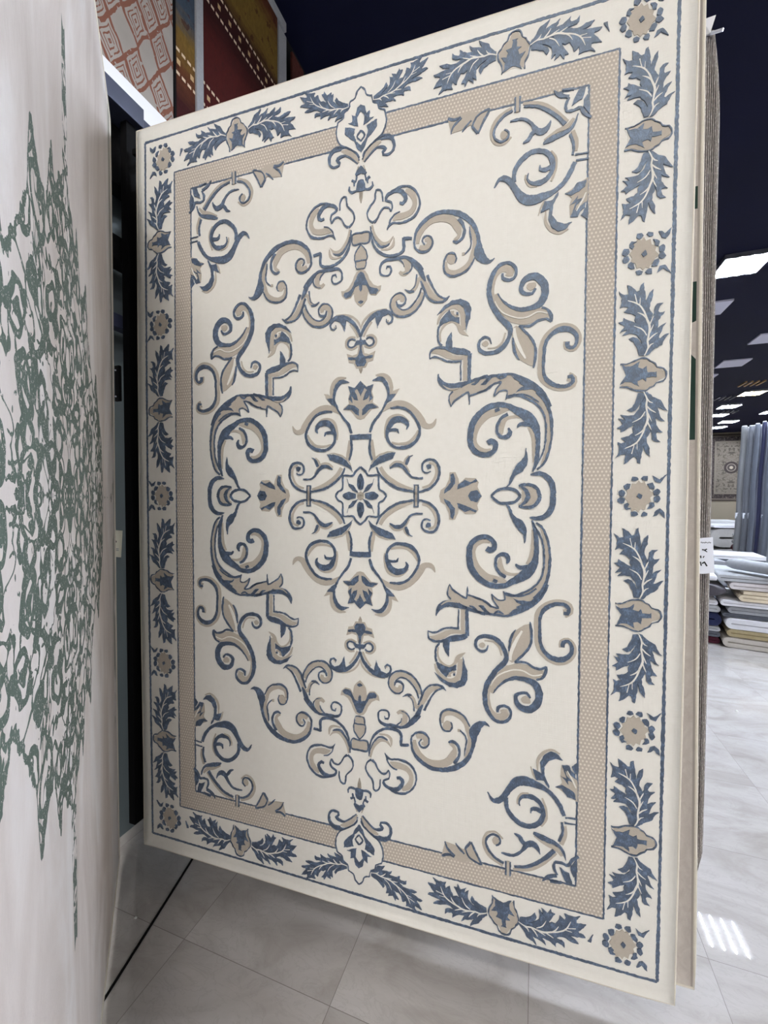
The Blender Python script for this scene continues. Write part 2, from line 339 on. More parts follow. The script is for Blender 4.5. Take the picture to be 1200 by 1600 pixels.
ts 408 -9271 66 474 -9005 80 593 -8776 103 783 -8594 102 995 -8592 92 1164 -8772 14
ts 734 -8389 33 994 -8375 69 1158 -8484 97 1187 -8718 32
bs 476 -9351 94 596 -9444 52 692 -9633 51 835 -9766 51 1000 -9734 56 1081 -9604 46
bs 1081 -9604 46 1133 -9730 51 1094 -9898 56 906 -10005 65 954 -10156 98 1189 -10245 106 1422 -10201 138 1582 -10005 119 1581 -9857 119 1489 -9785 105 1385 -9817 69
bs 452 -9344 71 288 -9479 47 236 -9698 47 357 -9930 52 502 -10086 57 551 -10400 52 695 -10389 52 777 -10215 47 788 -9994 37
bs 949 -9016 14 1020 -9135 65 1161 -9200 55 1416 -9157 55 1646 -9182 73 1875 -9270 81 2012 -9445 63 2081 -9656 58 2037 -9912 58 1903 -10142 59 1698 -10298 59 1469 -10346 69 1283 -10317 69 1096 -10241 60
bs 1021 -9158 46 1056 -9311 42 1197 -9467 37 1395 -9538 27
ts 1138 -9307 32 1325 -9374 202 1556 -9387 201 1774 -9458 181 1888 -9627 158 1896 -9828 158 1788 -10053 190 1583 -10197 105
ts 0 -10102 14 0 -10276 115 26 -10463 96
bs 920 -7704 23 944 -7802 46 1061 -7784 55 1096 -7642 55 1037 -7515 55 896 -7491 51 731 -7562 56 696 -7750 56 756 -7923 74 922 -8011 106 1132 -8000 106 1364 -8012 100 1571 -8001 91 1776 -7895 135 2001 -7658 197 2157 -7478 156
bs 2062 -7587 167 2172 -7320 139 2282 -7110 55
ts 1385 -7552 91 1500 -7467 136 1649 -7512 172 1666 -7689 190 1616 -7854 181 1525 -7977 91
bs 1522 -7430 23 1717 -7490 36 1820 -7664 36 1780 -7872 45
bs 1551 -7696 23 1513 -7825 32 1364 -7967 41
ts 2158 -7267 100 2309 -6954 171 2500 -6624 170 2745 -6454 131 2935 -6447 70
bs 2129 -7133 56 2253 -6810 72 2362 -6575 61 2526 -6415 55 2772 -6363 60 2934 -6396 81 3075 -6523 16
bs 2962 -6438 65 2746 -6563 54 2597 -6767 55 2462 -7029 72 2339 -7295 83
ts 2174 -6766 83 2083 -6502 139 1885 -6284 154 1630 -6172 146 1373 -6210 156 1186 -6397 157 1187 -6622 157 1361 -6734 171 1490 -6660 159 1475 -6556 113
bs 2253 -6866 33 2223 -6593 50 2082 -6336 56 1885 -6140 61 1629 -6046 62 1372 -6064 62 1170 -6202 57 1070 -6440 52 1100 -6662 52 1260 -6824 51 1462 -6830 51 1596 -6679 51 1575 -6486 56 1431 -6413 74 1311 -6471 68 1288 -6581 40
bs 1316 -6422 40 1488 -6279 45 1687 -6290 42 1886 -6445 45 2056 -6672 45 2142 -6909 56
ts 1648 -6901 39 1804 -6846 107 1946 -6979 134 2032 -7203 134 2172 -7251 94
bs 1577 -6934 17 1747 -6834 79 1894 -6839 56
bs 1776 -6878 28 1904 -6971 34 1961 -7158 34 1982 -7377 39
tp 0 -4468 175 -4466 265 -4643 445 -4683 526 -5002 311 -4915 131 -4962 78 -5219 0 -5285
ts 0 -4282 15 0 -4396 124 0 -4496 124
bp 0 -4525 130 -4527 206 -4649 191 -4764 341 -4759 445 -4797 460 -4866 311 -4858 161 -4844 65 -4948 35 -5137 41 -5274 162 -5276 193 -5336 163 -5411 42 -5424 0 -5572
ts 132 -5219 53 342 -5143 76 527 -5229 75 551 -5426 75 403 -5556 76 208 -5535 65
bs 162 -5325 94 237 -5237 53 372 -5194 58 483 -5291 58 447 -5437 58 313 -5494 53 199 -5435 53
ts 103 -5532 71 224 -5776 70 404 -6012 58
ts 0 -5802 30 74 -6023 65 285 -6242 65 584 -6361 58 938 -6373 52
bs 6 -5542 77 88 -5763 94 225 -5977 112 405 -6155 134 643 -6274 151 938 -6293 132 1135 -6150 109
bp 530 -6197 606 -5766 672 -5952 790 -6130 996 -6201 703 -6318
bs 1098 -6169 74 1155 -6035 69 1117 -5927 63 1009 -5883 57 922 -5950 40 943 -6038 23
ts 936 -5954 69 1009 -5968 69
ts 2958 -7638 81 2970 -7445 103 3049 -7310 135 3290 -7246 156 3556 -7353 149 3721 -7516 138 3796 -7745 132 3882 -7999 153 3874 -8296 180 3803 -8551 154 3721 -8688 37
tq 2972 -7691 3105 -7533 3266 -7589 3268 -7751 3135 -7882 3000 -7823
bs 3873 -7612 37 3714 -7329 53 3528 -7196 53 3289 -7143 64 3102 -7152 59 2928 -7288 54 2884 -7513 54 2918 -7727 54 3027 -7873 54 3210 -7859 59 3294 -7693 48 3239 -7552 32
ts 3468 -7800 91 3560 -7798 91
bs 3560 -7784 32 3725 -7946 48 3763 -8154 48 3716 -8433 48 3699 -8611 21
bs 4494 -7503 10 4348 -7420 109 4157 -7512 240 4004 -7764 315 4002 -8032 163 3958 -8335 111 3805 -8691 138 3570 -8952 166 3306 -9120 167 3011 -9218 125 2684 -9243 127 2379 -9151 128 2099 -8953 118 1957 -8755 90 1899 -8508 67 1898 -8312 62 2009 -8153 62 2177 -8069 67 2372 -8092 61 2498 -8237 55 2499 -8430 55 2389 -8566 55 2236 -8565 50 2166 -8433 45 2248 -8307 33
ts 2066 -8255 129 2248 -8196 172 2396 -8296 172 2361 -8468 139 2249 -8446 83
ts 1997 -8379 112 2040 -8623 174 2210 -8871 184 2490 -9047 210 2846 -9051 230 3143 -8924 244 3323 -8667 226 3380 -8439 113 3286 -8325 108 3205 -8293 65
bs 3178 -8257 43 3298 -8195 86 3458 -8275 86 3540 -8464 86 3515 -8686 86 3371 -8930 124
ts 0 -10261 107 0 -10466 90
kp 0 -11535 120 -11708 273 -11877 515 -12038 725 -12162 875 -12343 923 -12621 883 -12994 669 -13123 655 -13296 465 -13375 418 -13594 223 -13670 141 -13881 0 -13995
bs 59 -11634 36 135 -11777 48 303 -11914 48 515 -12053 47 725 -12191 47 863 -12404 47 912 -12682 47 848 -12994 47
bs 848 -12994 41 639 -13107 41 625 -13286 41
bs 625 -13286 41 444 -13363 42 399 -13581 42
bs 399 -13581 42 211 -13655 42 141 -13852 48 0 -13972 42
ts 104 -11462 90 242 -11709 137 454 -11878 178 605 -11959 130 725 -11988 41
bs 119 -11444 36 348 -11655 48 574 -11812 59 783 -11794 94 887 -11718 94 798 -11623 88 812 -11527 64 1019 -11508 70 1152 -11612 81 1188 -11805 104 1110 -11996 110 933 -12068 94 725 -12055 65
bs 64 -11544 30 166 -11785 42 394 -11980 48 665 -12133 53 963 -12142 70 1168 -12011 35
bp 0 -11784 136 -11939 243 -12206 426 -12352 583 -12532 578 -12761 396 -12702 214 -12630 259 -12437 167 -12195 0 -12019
bp 92 -12684 245 -12734 463 -12854 312 -12864 331 -13109 200 -13040 140 -13297 0 -13380 0 -13168 139 -12997
bs 0 -12166 48 137 -12350 54 0 -12519 60
bp 0 -10472 177 -10502 148 -10706 102 -10848 0 -10890
bs 162 -10528 48 329 -10508 77 435 -10602 59 420 -10721 35
bs 254 -10713 42 239 -10862 77 330 -10915 71
bs 194 -10828 48 148 -11013 48
bp 0 -11095 173 -11028 216 -11077 134 -11206 0 -11350
ts 164 -11170 36 88 -11348 42"""
LEAF = """bp 22 534 -86 545 -140 750 -228 934 -364 1031 -247 1089 -146 1044 -8 835 111 654
bp 96 577 9 798 -61 1002 -198 1164 -350 1184 -527 1155 -411 1295 -589 1247 -464 1426 -628 1542 -526 1566 -511 1662 -374 1573 -237 1494 -69 1417 67 1236 138 1014 112 635
bp 101 1200 0 1270 -118 1377 -213 1562 -190 1676 -309 1766 -496 1815 -463 1873 -380 1953 -499 1986 -601 1944 -569 2060 -563 2251 -643 2429 -505 2309 -387 2313 -425 2596 -272 2487 -169 2376 -103 2397 -73 2548 -7 2597 40 2269 70 1989 84 2139 147 2291 244 2397 232 2144 169 1992 155 1842 241 1677 179 1468 131 1352
bp 147 524 276 665 486 792 564 965 661 1098 546 1057 434 976 401 992 463 1164 493 1278 591 1399 475 1352 363 1271 391 1478 454 1593 553 1713 420 1694 378 1739 416 1890 496 1971 350 1962 286 1885 273 1716 194 1506 98 1351 88 1011 47 517
cs 47 513 25 135 731 42 120 918 49 149 1109 46 165 1335 60 95 1539 53 25 1761 42 -95 1964 43 -248 2071 36 -409 2138 14
cs 123 919 32 236 1048 42 365 1136 14
cs 130 693 25 199 811 35 281 853 11
cs 156 1109 25 208 1244 32 263 1378 11
cs 164 1373 25 211 1507 32 261 1622 14
cs 112 1521 25 -7 1684 39 -150 1769 14
cs -95 1964 21 -86 2181 14
cs -163 2018 18 -227 2299 25
cs 95 1087 21 -16 1269 35 -227 1390 14"""
POT = """tp -521 303 -343 326 -197 423 94 464 199 382 323 330 386 232 572 130 583 -33 393 -120 326 -235 211 -302 110 -416 -78 -414 -332 -304 -511 -297 -423 23
kp -555 291 -385 275 -92 383 -468 163 -402 25 -462 -196 -79 -353 -332 -304 -545 -285 -472 -77 -475 115
bs -573 337 32 -386 352 31 -198 451 36 93 492 35 206 415 31 302 375 31 365 277 31 537 234 35 612 133 35 607 -22 35 544 -121 30 374 -174 31 326 -272 31 204 -350 31 110 -435 35 -77 -443 36 -332 -333 31 -562 -325 32
bp -555 262 -426 205 -257 228 -71 361 -122 191 29 146 98 232 121 106 336 105 368 127 371 -42 338 -17 132 -35 106 -217 10 -154 -107 -189 -70 -357 -249 -239 -439 -247 -536 -313 -414 0"""
FLOWER = """tp -13 455 49 381 144 424 170 317 290 281 268 168 389 78 284 -50 323 -181 192 -244 159 -402 50 -366 -8 -473 -70 -400 -179 -447 -206 -326 -329 -305 -294 -160 -370 -61 -298 63 -337 182 -215 229 -181 373 -84 361
Bq -65 -11 -6 82 79 27 21 -93
bq -207 466 -173 563 -51 559 -21 495 -122 438
bq 41 513 93 581 201 584 204 447 156 425
bp 193 362 336 393 397 271 375 185 256 221
bq 364 156 458 220 549 131 485 38 390 23
bq 379 -34 485 25 539 -89 465 -198 388 -142
bp 275 -175 370 -173 396 -292 326 -359 219 -378 277 -285
bq 54 -559 124 -458 221 -488 210 -573 90 -594
bq -203 -479 -118 -436 -12 -529 -79 -597 -189 -588
bp -379 -244 -294 -188 -244 -249 -291 -327 -193 -374 -327 -408 -382 -328
bq -567 -93 -457 -19 -369 -102 -392 -204 -515 -211
bq -546 107 -460 196 -360 94 -408 -11 -507 1
bp -401 311 -304 377 -230 366 -252 223 -325 170 -392 229
bp 337 590 416 534 500 479 690 630 537 381 407 409
bp 366 -586 434 -409 539 -358 647 -454 667 -628 591 -573 518 -477 448 -558"""

# ------------------------------------------------------------------ the setting
# floor: glossy white marble tiles
k = NT('marble_tile'); tc = k.n('ShaderNodeTexCoord'); sep = k.n('ShaderNodeSeparateXYZ'); k.l(tc.outputs['Object'], sep.inputs[0])
TX, TY = .5922, .5805
u_ = k.math('DIVIDE', k.math('ADD', sep.outputs[0], .003), TX); v_ = k.math('DIVIDE', k.math('SUBTRACT', sep.outputs[1], -.003), TY)
def edge(q): return k.math('SUBTRACT', .5, k.math('ABSOLUTE', k.math('SUBTRACT', k.math('FRACT', q), .5)))
gu = k.math('LESS_THAN', k.math('MULTIPLY', edge(u_), TX), .0011); gv = k.math('LESS_THAN', k.math('MULTIPLY', edge(v_), TY), .0011)
grout = k.math('MAXIMUM', gu, gv)
cmb = k.n('ShaderNodeCombineXYZ'); k.l(k.math('MULTIPLY', k.math('FLOOR', u_), 7.3), cmb.inputs[0]); k.l(k.math('MULTIPLY', k.math('FLOOR', v_), 5.1), cmb.inputs[1])
addv = k.n('ShaderNodeVectorMath', operation='ADD'); k.l(tc.outputs['Object'], addv.inputs[0]); k.l(cmb.outputs[0], addv.inputs[1])
mp = k.n('ShaderNodeMapping'); mp.inputs['Scale'].default_value = (1.2, 2.4, 1); mp.inputs['Rotation'].default_value = (0, 0, .6); k.l(addv.outputs[0], mp.inputs[0])
n1 = k.noise(mp.outputs[0], 1.6, 6, .6, 1.4); n2 = k.noise(mp.outputs[0], 4.5, 5, .6, 2.2)
vein = k.math('ABSOLUTE', k.math('SUBTRACT', n2, .5))
c = k.ramp(n1, [(.3, srgb(160, 154, 149)), (.5, srgb(180, 175, 172)), (.7, srgb(190, 186, 184))])
c = k.mix(k.ramp(vein, [(.0, (.35, .35, .35, 1)), (.03, (0, 0, 0, 1))]), c, srgb(162, 156, 152))
c = k.mix(k.math('MULTIPLY', grout, .75), c, srgb(96, 88, 82))
k.set(c, .05, 0, .5); k.l(k.math('MULTIPLY_ADD', grout, .4, .0), k.b.inputs['Roughness']); k.bump(k.noise(tc.outputs['Object'], 14, 2), .008, .002); M['floor'] = k.m
bm = bmesh.new(); box(bm, -2.1, 30, -16, 32, -.08, 0)
tag(link('floor', bm, M['floor'], rz=BROT), kind='structure')

k = NT('dark_ceiling'); v = k.coord(); nf = k.noise(v, .8, 3)
k.set(k.mix(nf, srgb(7, 9, 32), srgb(9, 12, 44)), .7, 0, .15); M['ceiling'] = k.m
bm = bmesh.new(); box(bm, -2.1, 30, -16, 32, CEIL + .02, CEIL + .12)
tag(link('ceiling', bm, M['ceiling'], rz=BROT), kind='structure')

M['wall_blue'] = plain('painted_wall', srgb(84, 93, 96), .6, 0, .4, .05, 6)
M['black_wall'] = plain('black_paint', srgb(16, 16, 20), .8, 0, .3, .1, 5)
M['white_paint'] = plain('white_paint', srgb(236, 236, 240), .5, 0, .4, .02, 8)
M['taupe_wall'] = plain('taupe_wall', srgb(126, 117, 102), .8, 0, .3, .05, 2)
bm = bmesh.new(); box(bm, -2.0, -1.837, -9, 28, 0, 3.30)
tag(link('wall_left', bm, M['wall_blue'], rz=BROT), kind='structure')
bm = bmesh.new(); box(bm, -2.0, -1.86, -9, 28, 3.30, CEIL + .02)
tag(link('wall_left_upper', bm, M['black_wall'], rz=BROT), kind='structure')
bm = bmesh.new(); box(bm, -1.86, -1.70, -9, 28, 3.30, 3.43)
tag(link('trim_1', bm, M['white_paint'], rz=BROT), kind='structure')
bm = bmesh.new(); box(bm, -2.0, 30, 26.4, 26.6, 0, CEIL + .02)
tag(link('wall_far', bm, M['taupe_wall'], rz=BROT), kind='structure')

# ------------------------------------------------------------------ ceiling lights
M['tube'] = emis('lamp_tube_glow', (.80, .88, 1, 1), TUBE_POWER * 1.9)
M['tube_neutral'] = emis('neutral_tube_glow', (1, .98, .955, 1), TUBE_POWER)
M['diff_neutral'] = emis('neutral_diffuser_glow', (1, .965, .92, 1), DIFF_POWER)
M['diff'] = emis('lamp_diffuser_glow', (.90, .95, 1, 1), DIFF_POWER * .75)
M['tube_warm'] = emis('warm_tube_glow', (1, .74, .38, 1), TUBE_POWER * .45)
M['diff_warm'] = emis('warm_diffuser_glow', (1, .76, .42, 1), DIFF_POWER * .8)
M['alu'] = plain('brushed_aluminium', srgb(176, 178, 186), .35, .9, .5, .05, 60)
M['panel'] = plain('ceiling_panel_grey', srgb(208, 206, 222), .7, 0, .3, .03, 10)
def make_lamp(sfx=''):
    r = empty('ceiling_light', (0, 0, 0), BROT)
    bm = bmesh.new()
    h = .30
    for a in (-h, h - .012): box(bm, a, a + .012, -h, h, -.045, .02)
    for a in (-h, h - .012): box(bm, -h, h, a, a + .012, -.045, .02)
    for q in (-.15, 0, .15): box(bm, q - .006, q + .006, -h, h, -.045, .0)
    link('frame', bm, M['alu'], r)
    for q in (-.225, -.075, .075, .225):
        bm = bmesh.new(); box(bm, q - .066, q + .066, -h + .014, h - .014, -.018, -.010)
        d = link('diffuser', bm, M['diff' + sfx], r)
        bm = bmesh.new(); box(bm, q - .007, q + .007, -h + .03, h - .03, -.034, -.019)
        link('lamp_tube', bm, M['tube' + sfx], r)
    return r
def copy_tree(o, parent=None):
    c = o.copy(); COL.objects.link(c); c.parent = parent
    for ch in list(o.children): copy_tree(ch, c)
    return c
lamp0 = make_lamp(); lampn = make_lamp('_neutral'); used = [False, False]
def lamp(a, b, label, group='square ceiling lights', src=None):
    i = 1 if src else 0; proto = (lamp0, lampn)[i]
    if not used[i]: used[i] = True; o = proto
    else: o = copy_tree(proto)
    o.location = bp(a, b, CEIL); tag(o, label, 'ceiling light', group); return o
lamp(2.82, 7.78, 'large bright square ceiling light nearest the hanging rugs, its four lit strips showing')
lamp(6.64, 19.03, 'bright square ceiling light just below and left of the warm yellow one')
lamp(6.89, 20.83, 'lit ceiling light half hidden by the grey ribbed rug, upper one of two')
lamp(7.89, 22.63, 'small lit square ceiling light furthest back in full view, above the wall rug')
lamp(8.02, 24.2, 'lit ceiling light half hidden by the grey ribbed rug, lower one of two')
lamp(8.62, 20.73, 'lit ceiling light above the upright blue grey rolls at the photo edge')
for i, (a, b, w) in enumerate([(2.8, 3.7, 0), (.5, -1.5, 1), (2.4, -3.2, 1), (2.4, -6.4, 1), (5.4, -6.4, 1), (8.2, -6.4, 1), (2.4, -9.6, 1), (5.4, -9.6, 1), (8.2, -3.0, 1), (5.4, 3.7, 0), (5.4, 7.8, 0), (8.2, 4.0, 0), (8.2, 11.0, 0), (11.5, 9.5, 0)]):  # unseen lamps, added and placed for the light on rugs and floor
    lamp(a, b, 'square ceiling light added out of view to light the rugs and floor', 'ceiling lights added out of view', w)
warm = make_lamp('_warm'); warm.location = bp(6.52, 16.95, CEIL)
tag(warm, 'warm yellow square ceiling light among the white ones', 'ceiling light')
def grey_panel(a, b, label):
    bm = bmesh.new(); box(bm, -.3, .3, -.3, .3, -.012, .02, 0, .003)
    o = link('ceiling_panel', bm, M['panel'], loc=bp(a, b, CEIL), rz=BROT); tag(o, label, 'ceiling panel', 'unlit grey ceiling panels')
grey_panel(4.69, 13.28, 'unlit grey square ceiling panel in full view, below the big light')
grey_panel(4.72, 11.49, 'unlit grey ceiling panel cut by the right edge of the photo')
grey_panel(2.92, 9.42, 'unlit ceiling panel whose corner shows beside the ribbed rug, the higher one')
grey_panel(4.42, 14.55, 'unlit ceiling panel whose corner shows beside the ribbed rug, the lower one')
def slats(a, b, col, label):
    r = empty('ceiling_vent', bp(a, b, CEIL), BROT); tag(r, label, 'ceiling vent', 'louvred ceiling fittings')
    for q in (-.225, -.075, .075, .225):
        bm = bmesh.new(); box(bm, q - .02, q + .02, -.28, .28, -.02, .02); link('slat', bm, col, r)
M['bronze'] = plain('bronze_slat', srgb(214, 176, 130), .4, .6, .5, .05, 30)
slats(6.02, 15.7, M['bronze'], 'bronze slatted ceiling vent above the warm yellow light')
slats(6.02, 17.6, M['alu'], 'pale slatted ceiling vent left of the warm yellow light')
slats(7.1, 20.4, M['alu'], 'dim slatted ceiling vent between the two rows of far lights')

# ------------------------------------------------------------------ the blue and cream rug
YAW = -0.29630494
RUGC = Vector((-0.08352, 1.482259, 1.619718))
RD = Vector((cos(YAW), sin(YAW), 0)); RN = Vector((-sin(YAW), cos(YAW), 0))   # RN points away from the camera side
HX, HZ = 0.985, 1.497
def defo(x, z):
    y = .004 * sin(2.3 * x + 1) * cos(1.7 * z) 
    g = max(0.0, (-x - .90) / .095) * max(0.0, (-z - 1.0) / .5)
    y -= .004 * g * g
    y += .003 * max(0.0, (x - .9) / .095) * sin(3 * z)
    return y
LV = {'k': (.0014, 0), 't': (.0020, 1), 'b': (.0036, 2), 'c': (.0040, 0), 'T': (.0044, 1), 'B': (.0048, 2)}
def catmull(P, closed, step):
    n = len(P); out = []
    rng = range(n if closed else n - 1)
    for i in rng:
        if closed: a, b, c, d = P[i - 1], P[i], P[(i + 1) % n], P[(i + 2) % n]
        else: a, b, c, d = P[max(i - 1, 0)], P[i], P[i + 1], P[min(i + 2, n - 1)]
        L = math.hypot(c[0] - b[0], c[1] - b[1]); m_ = max(1, int(L / step))
        for s in range(m_):
            t = s / m_
            out.append(tuple(.5 * ((2 * b[j]) + (-a[j] + c[j]) * t + (2 * a[j] - 5 * b[j] + 4 * c[j] - d[j]) * t * t + (-a[j] + 3 * b[j] - 3 * c[j] + d[j]) * t ** 3) for j in range(len(b))))
    if not closed: out.append(P[-1])
    return out
def linear(P, step):
    out = []; n = len(P)
    for i in range(n):
        a, b = P[i], P[(i + 1) % n]; L = math.hypot(b[0] - a[0], b[1] - a[1]); m_ = max(1, int(L / step))
        for s in range(m_): out.append((a[0] + (b[0] - a[0]) * s / m_, a[1] + (b[1] - a[1]) * s / m_))
    return out
def parse(txt):
    res = []
    for ln in txt.strip().splitlines():
        c, r = ln.split(None, 1); v = [int(x) / 1e4 for x in r.split()]
        n = 3 if c[1] == 's' else 2
        res.append((c[0], c[1], [tuple(v[i:i + n]) for i in range(0, len(v), n)]))
    return res
rb = bmesh.new()
STEP = .006
def jit(a): return random.uniform(-a, a)
def put(col, kind, pts, fn, flip=False):
    h, mi = LV[col]; ja = .0011 if mi == 2 else .0004
    if kind == 's':
        cp = catmull(pts, False, STEP); L = []; R_ = []
        for i, p in enumerate(cp):
            a = cp[max(i - 1, 0)]; b = cp[min(i + 1, len(cp) - 1)]
            tx, tz = b[0] - a[0], b[1] - a[1]; q = math.hypot(tx, tz) or 1e-6; tx /= q; tz /= q
            w = max(.0008, p[2]) / 2
            L.append((p[0] - tz * (w + jit(ja)), p[1] + tx * (w + jit(ja)))); R_.append((p[0] + tz * (w + jit(ja)), p[1] - tx * (w + jit(ja))))
        def row(P, hh):
            o = []
            for x, z in P:
                x, z = fn(x, z); o.append(rb.verts.new((x, defo(x, z) - hh, z)))
            return o
        l1, r1 = row(L, h), row(R_, h); l0, r0 = row(L, 0), row(R_, 0)
        n = len(l1)
        for i in range(n - 1):
            for A, B in ((l1, r1), (l0, l1), (r1, r0)):
                f = rb.faces.new((A[i], A[i + 1], B[i + 1], B[i])); f.material_index = mi
        for i in (0, n - 1):
            f = rb.faces.new((l0[i], l1[i], r1[i], r0[i])); f.material_index = mi
    else:
        P = catmull(pts, True, STEP) if kind == 'q' else linear(pts, STEP)
        P = [(x + (jit(ja) if abs(x) > 1e-5 else 0), z + jit(ja)) for x, z in P]
        tris = tessellate_polygon([[Vector((x, z, 0)) for x, z in P]])
        W_ = [fn(x, z) for x, z in P]
        t = [rb.verts.new((x, defo(x, z) - h, z)) for x, z in W_]; b = [rb.verts.new((x, defo(x, z), z)) for x, z in W_]
        for tri in tris:
            try: f = rb.faces.new([t[q] for q in tri]); f.material_index = mi
            except ValueError: pass
        n = len(t)
        for i in range(n):
            f = rb.faces.new((t[i], t[(i + 1) % n], b[(i + 1) % n], b[i])); f.material_index = mi
# ground slab
NX, NZ = 60, 90
def slab(bm, hx, hz, defo, t, nx, nz, mi=0, mb=None):
    F = [[bm.verts.new((-hx + 2 * hx * i / nx, defo(-hx + 2 * hx * i / nx, -hz + 2 * hz * j / nz), -hz + 2 * hz * j / nz)) for j in range(nz + 1)] for i in range(nx + 1)]
    B = [[bm.verts.new((v.co.x, v.co.y + t, v.co.z)) for v in r] for r in F]
    for i in range(nx):
        for j in range(nz):
            f = bm.faces.new((F[i][j], F[i + 1][j], F[i + 1][j + 1], F[i][j + 1])); f.material_index = mi; f.smooth = True
            f = bm.faces.new((B[i][j], B[i][j + 1], B[i + 1][j + 1], B[i + 1][j])); f.material_index = mi if mb is None else mb; f.smooth = True
    for i in range(nx):
        for j in (0, nz): bm.faces.new((F[i][j], F[i + 1][j], B[i + 1][j], B[i][j])).material_index = mi
    for j in range(nz):
        for i in (0, nx): bm.faces.new((F[i][j], F[i][j + 1], B[i][j + 1], B[i][j])).material_index = mi
slab(rb, HX, HZ, defo, .010, NX, NZ, 0, 4)
# dotted band: four strips, raised a little
def strip(x0, x1, z0, z1, h, mi, n=40):
    lx = abs(x1 - x0) > abs(z1 - z0)
    T = []
    for i in range(n + 1):
        t = i / n
        for s in (0, 1):
            x = x0 + (x1 - x0) * (t if lx else s); z = z0 + (z1 - z0) * (s if lx else t)
            T.append(rb.verts.new((x, defo(x, z) - h, z)))
    for i in range(n):
        f = rb.faces.new((T[2 * i], T[2 * i + 1], T[2 * i + 3], T[2 * i + 2])); f.material_index = mi
ax, az, bx, bz, cx, cz = .9395, 1.4381, .7931, 1.2892, .7138, 1.2082
for s in (-1, 1):
    strip(s * cx, s * bx, -bz, bz, .0008, 3); strip(-cx, cx, s * cz, s * bz, .0008, 3)
def line(x0, z0, x1, z1, w):
    n = 26; pts = [(x0 + (x1 - x0) * i / n, z0 + (z1 - z0) * i / n, w * random.uniform(.85, 1.15)) for i in range(n + 1)]
    h, mi = LV['b']; cp = []
    LV['b'] = (.0012, 2); put('b', 's', pts, lambda x, z: (x, z)); LV['b'] = (h, mi)
for (qx, qz, w) in ((ax, az, .0085), (bx, bz, .0052), (cx, cz, .0052)):
    for s in (-1, 1):
        line(-qx, s * qz, qx, s * qz, w); line(s * qx, -qz, s * qx, qz, w)
# main motifs mirrored into four quarters
for c, kd, pts in parse(MAIN):
    for sx in (1, -1):
        for sz in (1, -1):
            put(c, kd, pts, lambda x, z: (x * sx, z * sz))
# border motifs
CXB, CZB = .8663, 1.3636
leafs, pots, flowers = parse(LEAF), parse(POT), parse(FLOWER)
for sx in (1, -1):
    for sz in (1, -1):
        for (zc, s) in ((-.353, 1.0), (-.353 * .653 / .698 - .698, .653 / .698)):
            for c, kd, pts in leafs:
                put(c, kd, pts, lambda x, z: (sx * (CXB + x), sz * (zc + z * s)))
                put(c, kd, pts, lambda x, z: (sx * (CXB + x), sz * (zc - z * s)))
            for c, kd, pts in pots: put(c, kd, pts, lambda x, z: (sx * (CXB + x), sz * (zc + z * s)))
        for c, kd, pts in leafs:
            put(c, kd, pts, lambda x, z: (sx * (.498 + z * .95), sz * (CZB + x)))
            put(c, kd, pts, lambda x, z: (sx * (.498 - z * .95), sz * (CZB + x)))
            put(c, kd, pts, lambda x, z: (sx * (-.002 + z * .9 ), sz * (1.345 - x * .8 + .22 * (z - .05))))
        for c, kd, pts in pots: put(c, kd, pts, lambda x, z: (sx * (.498 + z), sz * (CZB + x)))
        for c, kd, pts in flowers:
            put(c, kd, pts, lambda x, z: (sx * (.8650 + x), sz * (-.6945 + z)))
            put(c, kd, pts, lambda x, z: (sx * (.8463 + x), sz * (-1.3509 + z)))
        put('b', 'p', [(.765, -1.345), (.759, -1.372), (.750, -1.371)], lambda x, z: (sx * x, sz * z))
    for c, kd, pts in flowers: put(c, kd, pts, lambda x, z: (sx * (.8654 + x), z))
M['backing'] = fabric('jute_backing', srgb(190, 178, 156), srgb(212, 200, 180), 90, 900)
rug = empty('hanging_rug', RUGC + Vector((0, 0, -HZ)), YAW)
tag(rug, 'large cream hanging rug with blue and taupe scrollwork and a leafy border', 'rug')
o = link('woven_face', rb, [M['cream'], M['tan'], M['blue'], M['band'], M['backing']], rug, loc=(0, 0, HZ))
M['binding'] = fabric('cream_binding', srgb(206, 198, 182), srgb(226, 219, 204), 140, 700)
bm = bmesh.new()
ed = []
for i in range(61): x = -HX + 2 * HX * i / 60; ed.append((x, defo(x, HZ) + .004, HZ))
for i in range(1, 91): z = HZ - 2 * HZ * i / 90; ed.append((HX, defo(HX, z) + .004, z))
for i in range(1, 61): x = HX - 2 * HX * i / 60; ed.append((x, defo(x, -HZ) + .004, -HZ))
for i in range(1, 91): z = -HZ + 2 * HZ * i / 90; ed.append((-HX, defo(-HX, z) + .004, z))
tube(bm, ed, .0045, 8)
link('edge_binding', bm, M['binding'], rug, loc=(0, 0, HZ))

# ------------------------------------------------------------------ two more rugs hanging behind it
def place(dn, dd, zc): p = RUGC + RN * dn + RD * dd; p.z = zc; return p
# pale rug with green flecks
k = NT('pale_rug_green_flecks'); v = k.coord(); sep = k.n('ShaderNodeSeparateXYZ'); k.l(v, sep.inputs[0])
X = sep.outputs[0]
inset = k.math('MULTIPLY', k.math('GREATER_THAN', X, .90), k.math('LESS_THAN', X, .975))
nz = k.noise(k.coord((14, 1, 9)), 2.6, 4, .7, .8); ncol = k.mix(nz, srgb(186, 174, 166), srgb(230, 223, 214))
gr = k.noise(k.coord((5, 1, 3.2)), 1.3, 3, .5, .4)
hz_ = k.math('ABSOLUTE', k.math('SUBTRACT', sep.outputs[2], .45))
gm = k.math('MULTIPLY', k.math('GREATER_THAN', gr, .40), k.math('LESS_THAN', k.math('ABSOLUTE', k.math('SUBTRACT', sep.outputs[2], .39)), .23))
gm2 = k.math('LESS_THAN', k.math('ABSOLUTE', k.math('SUBTRACT', sep.outputs[2], .86)), .032)
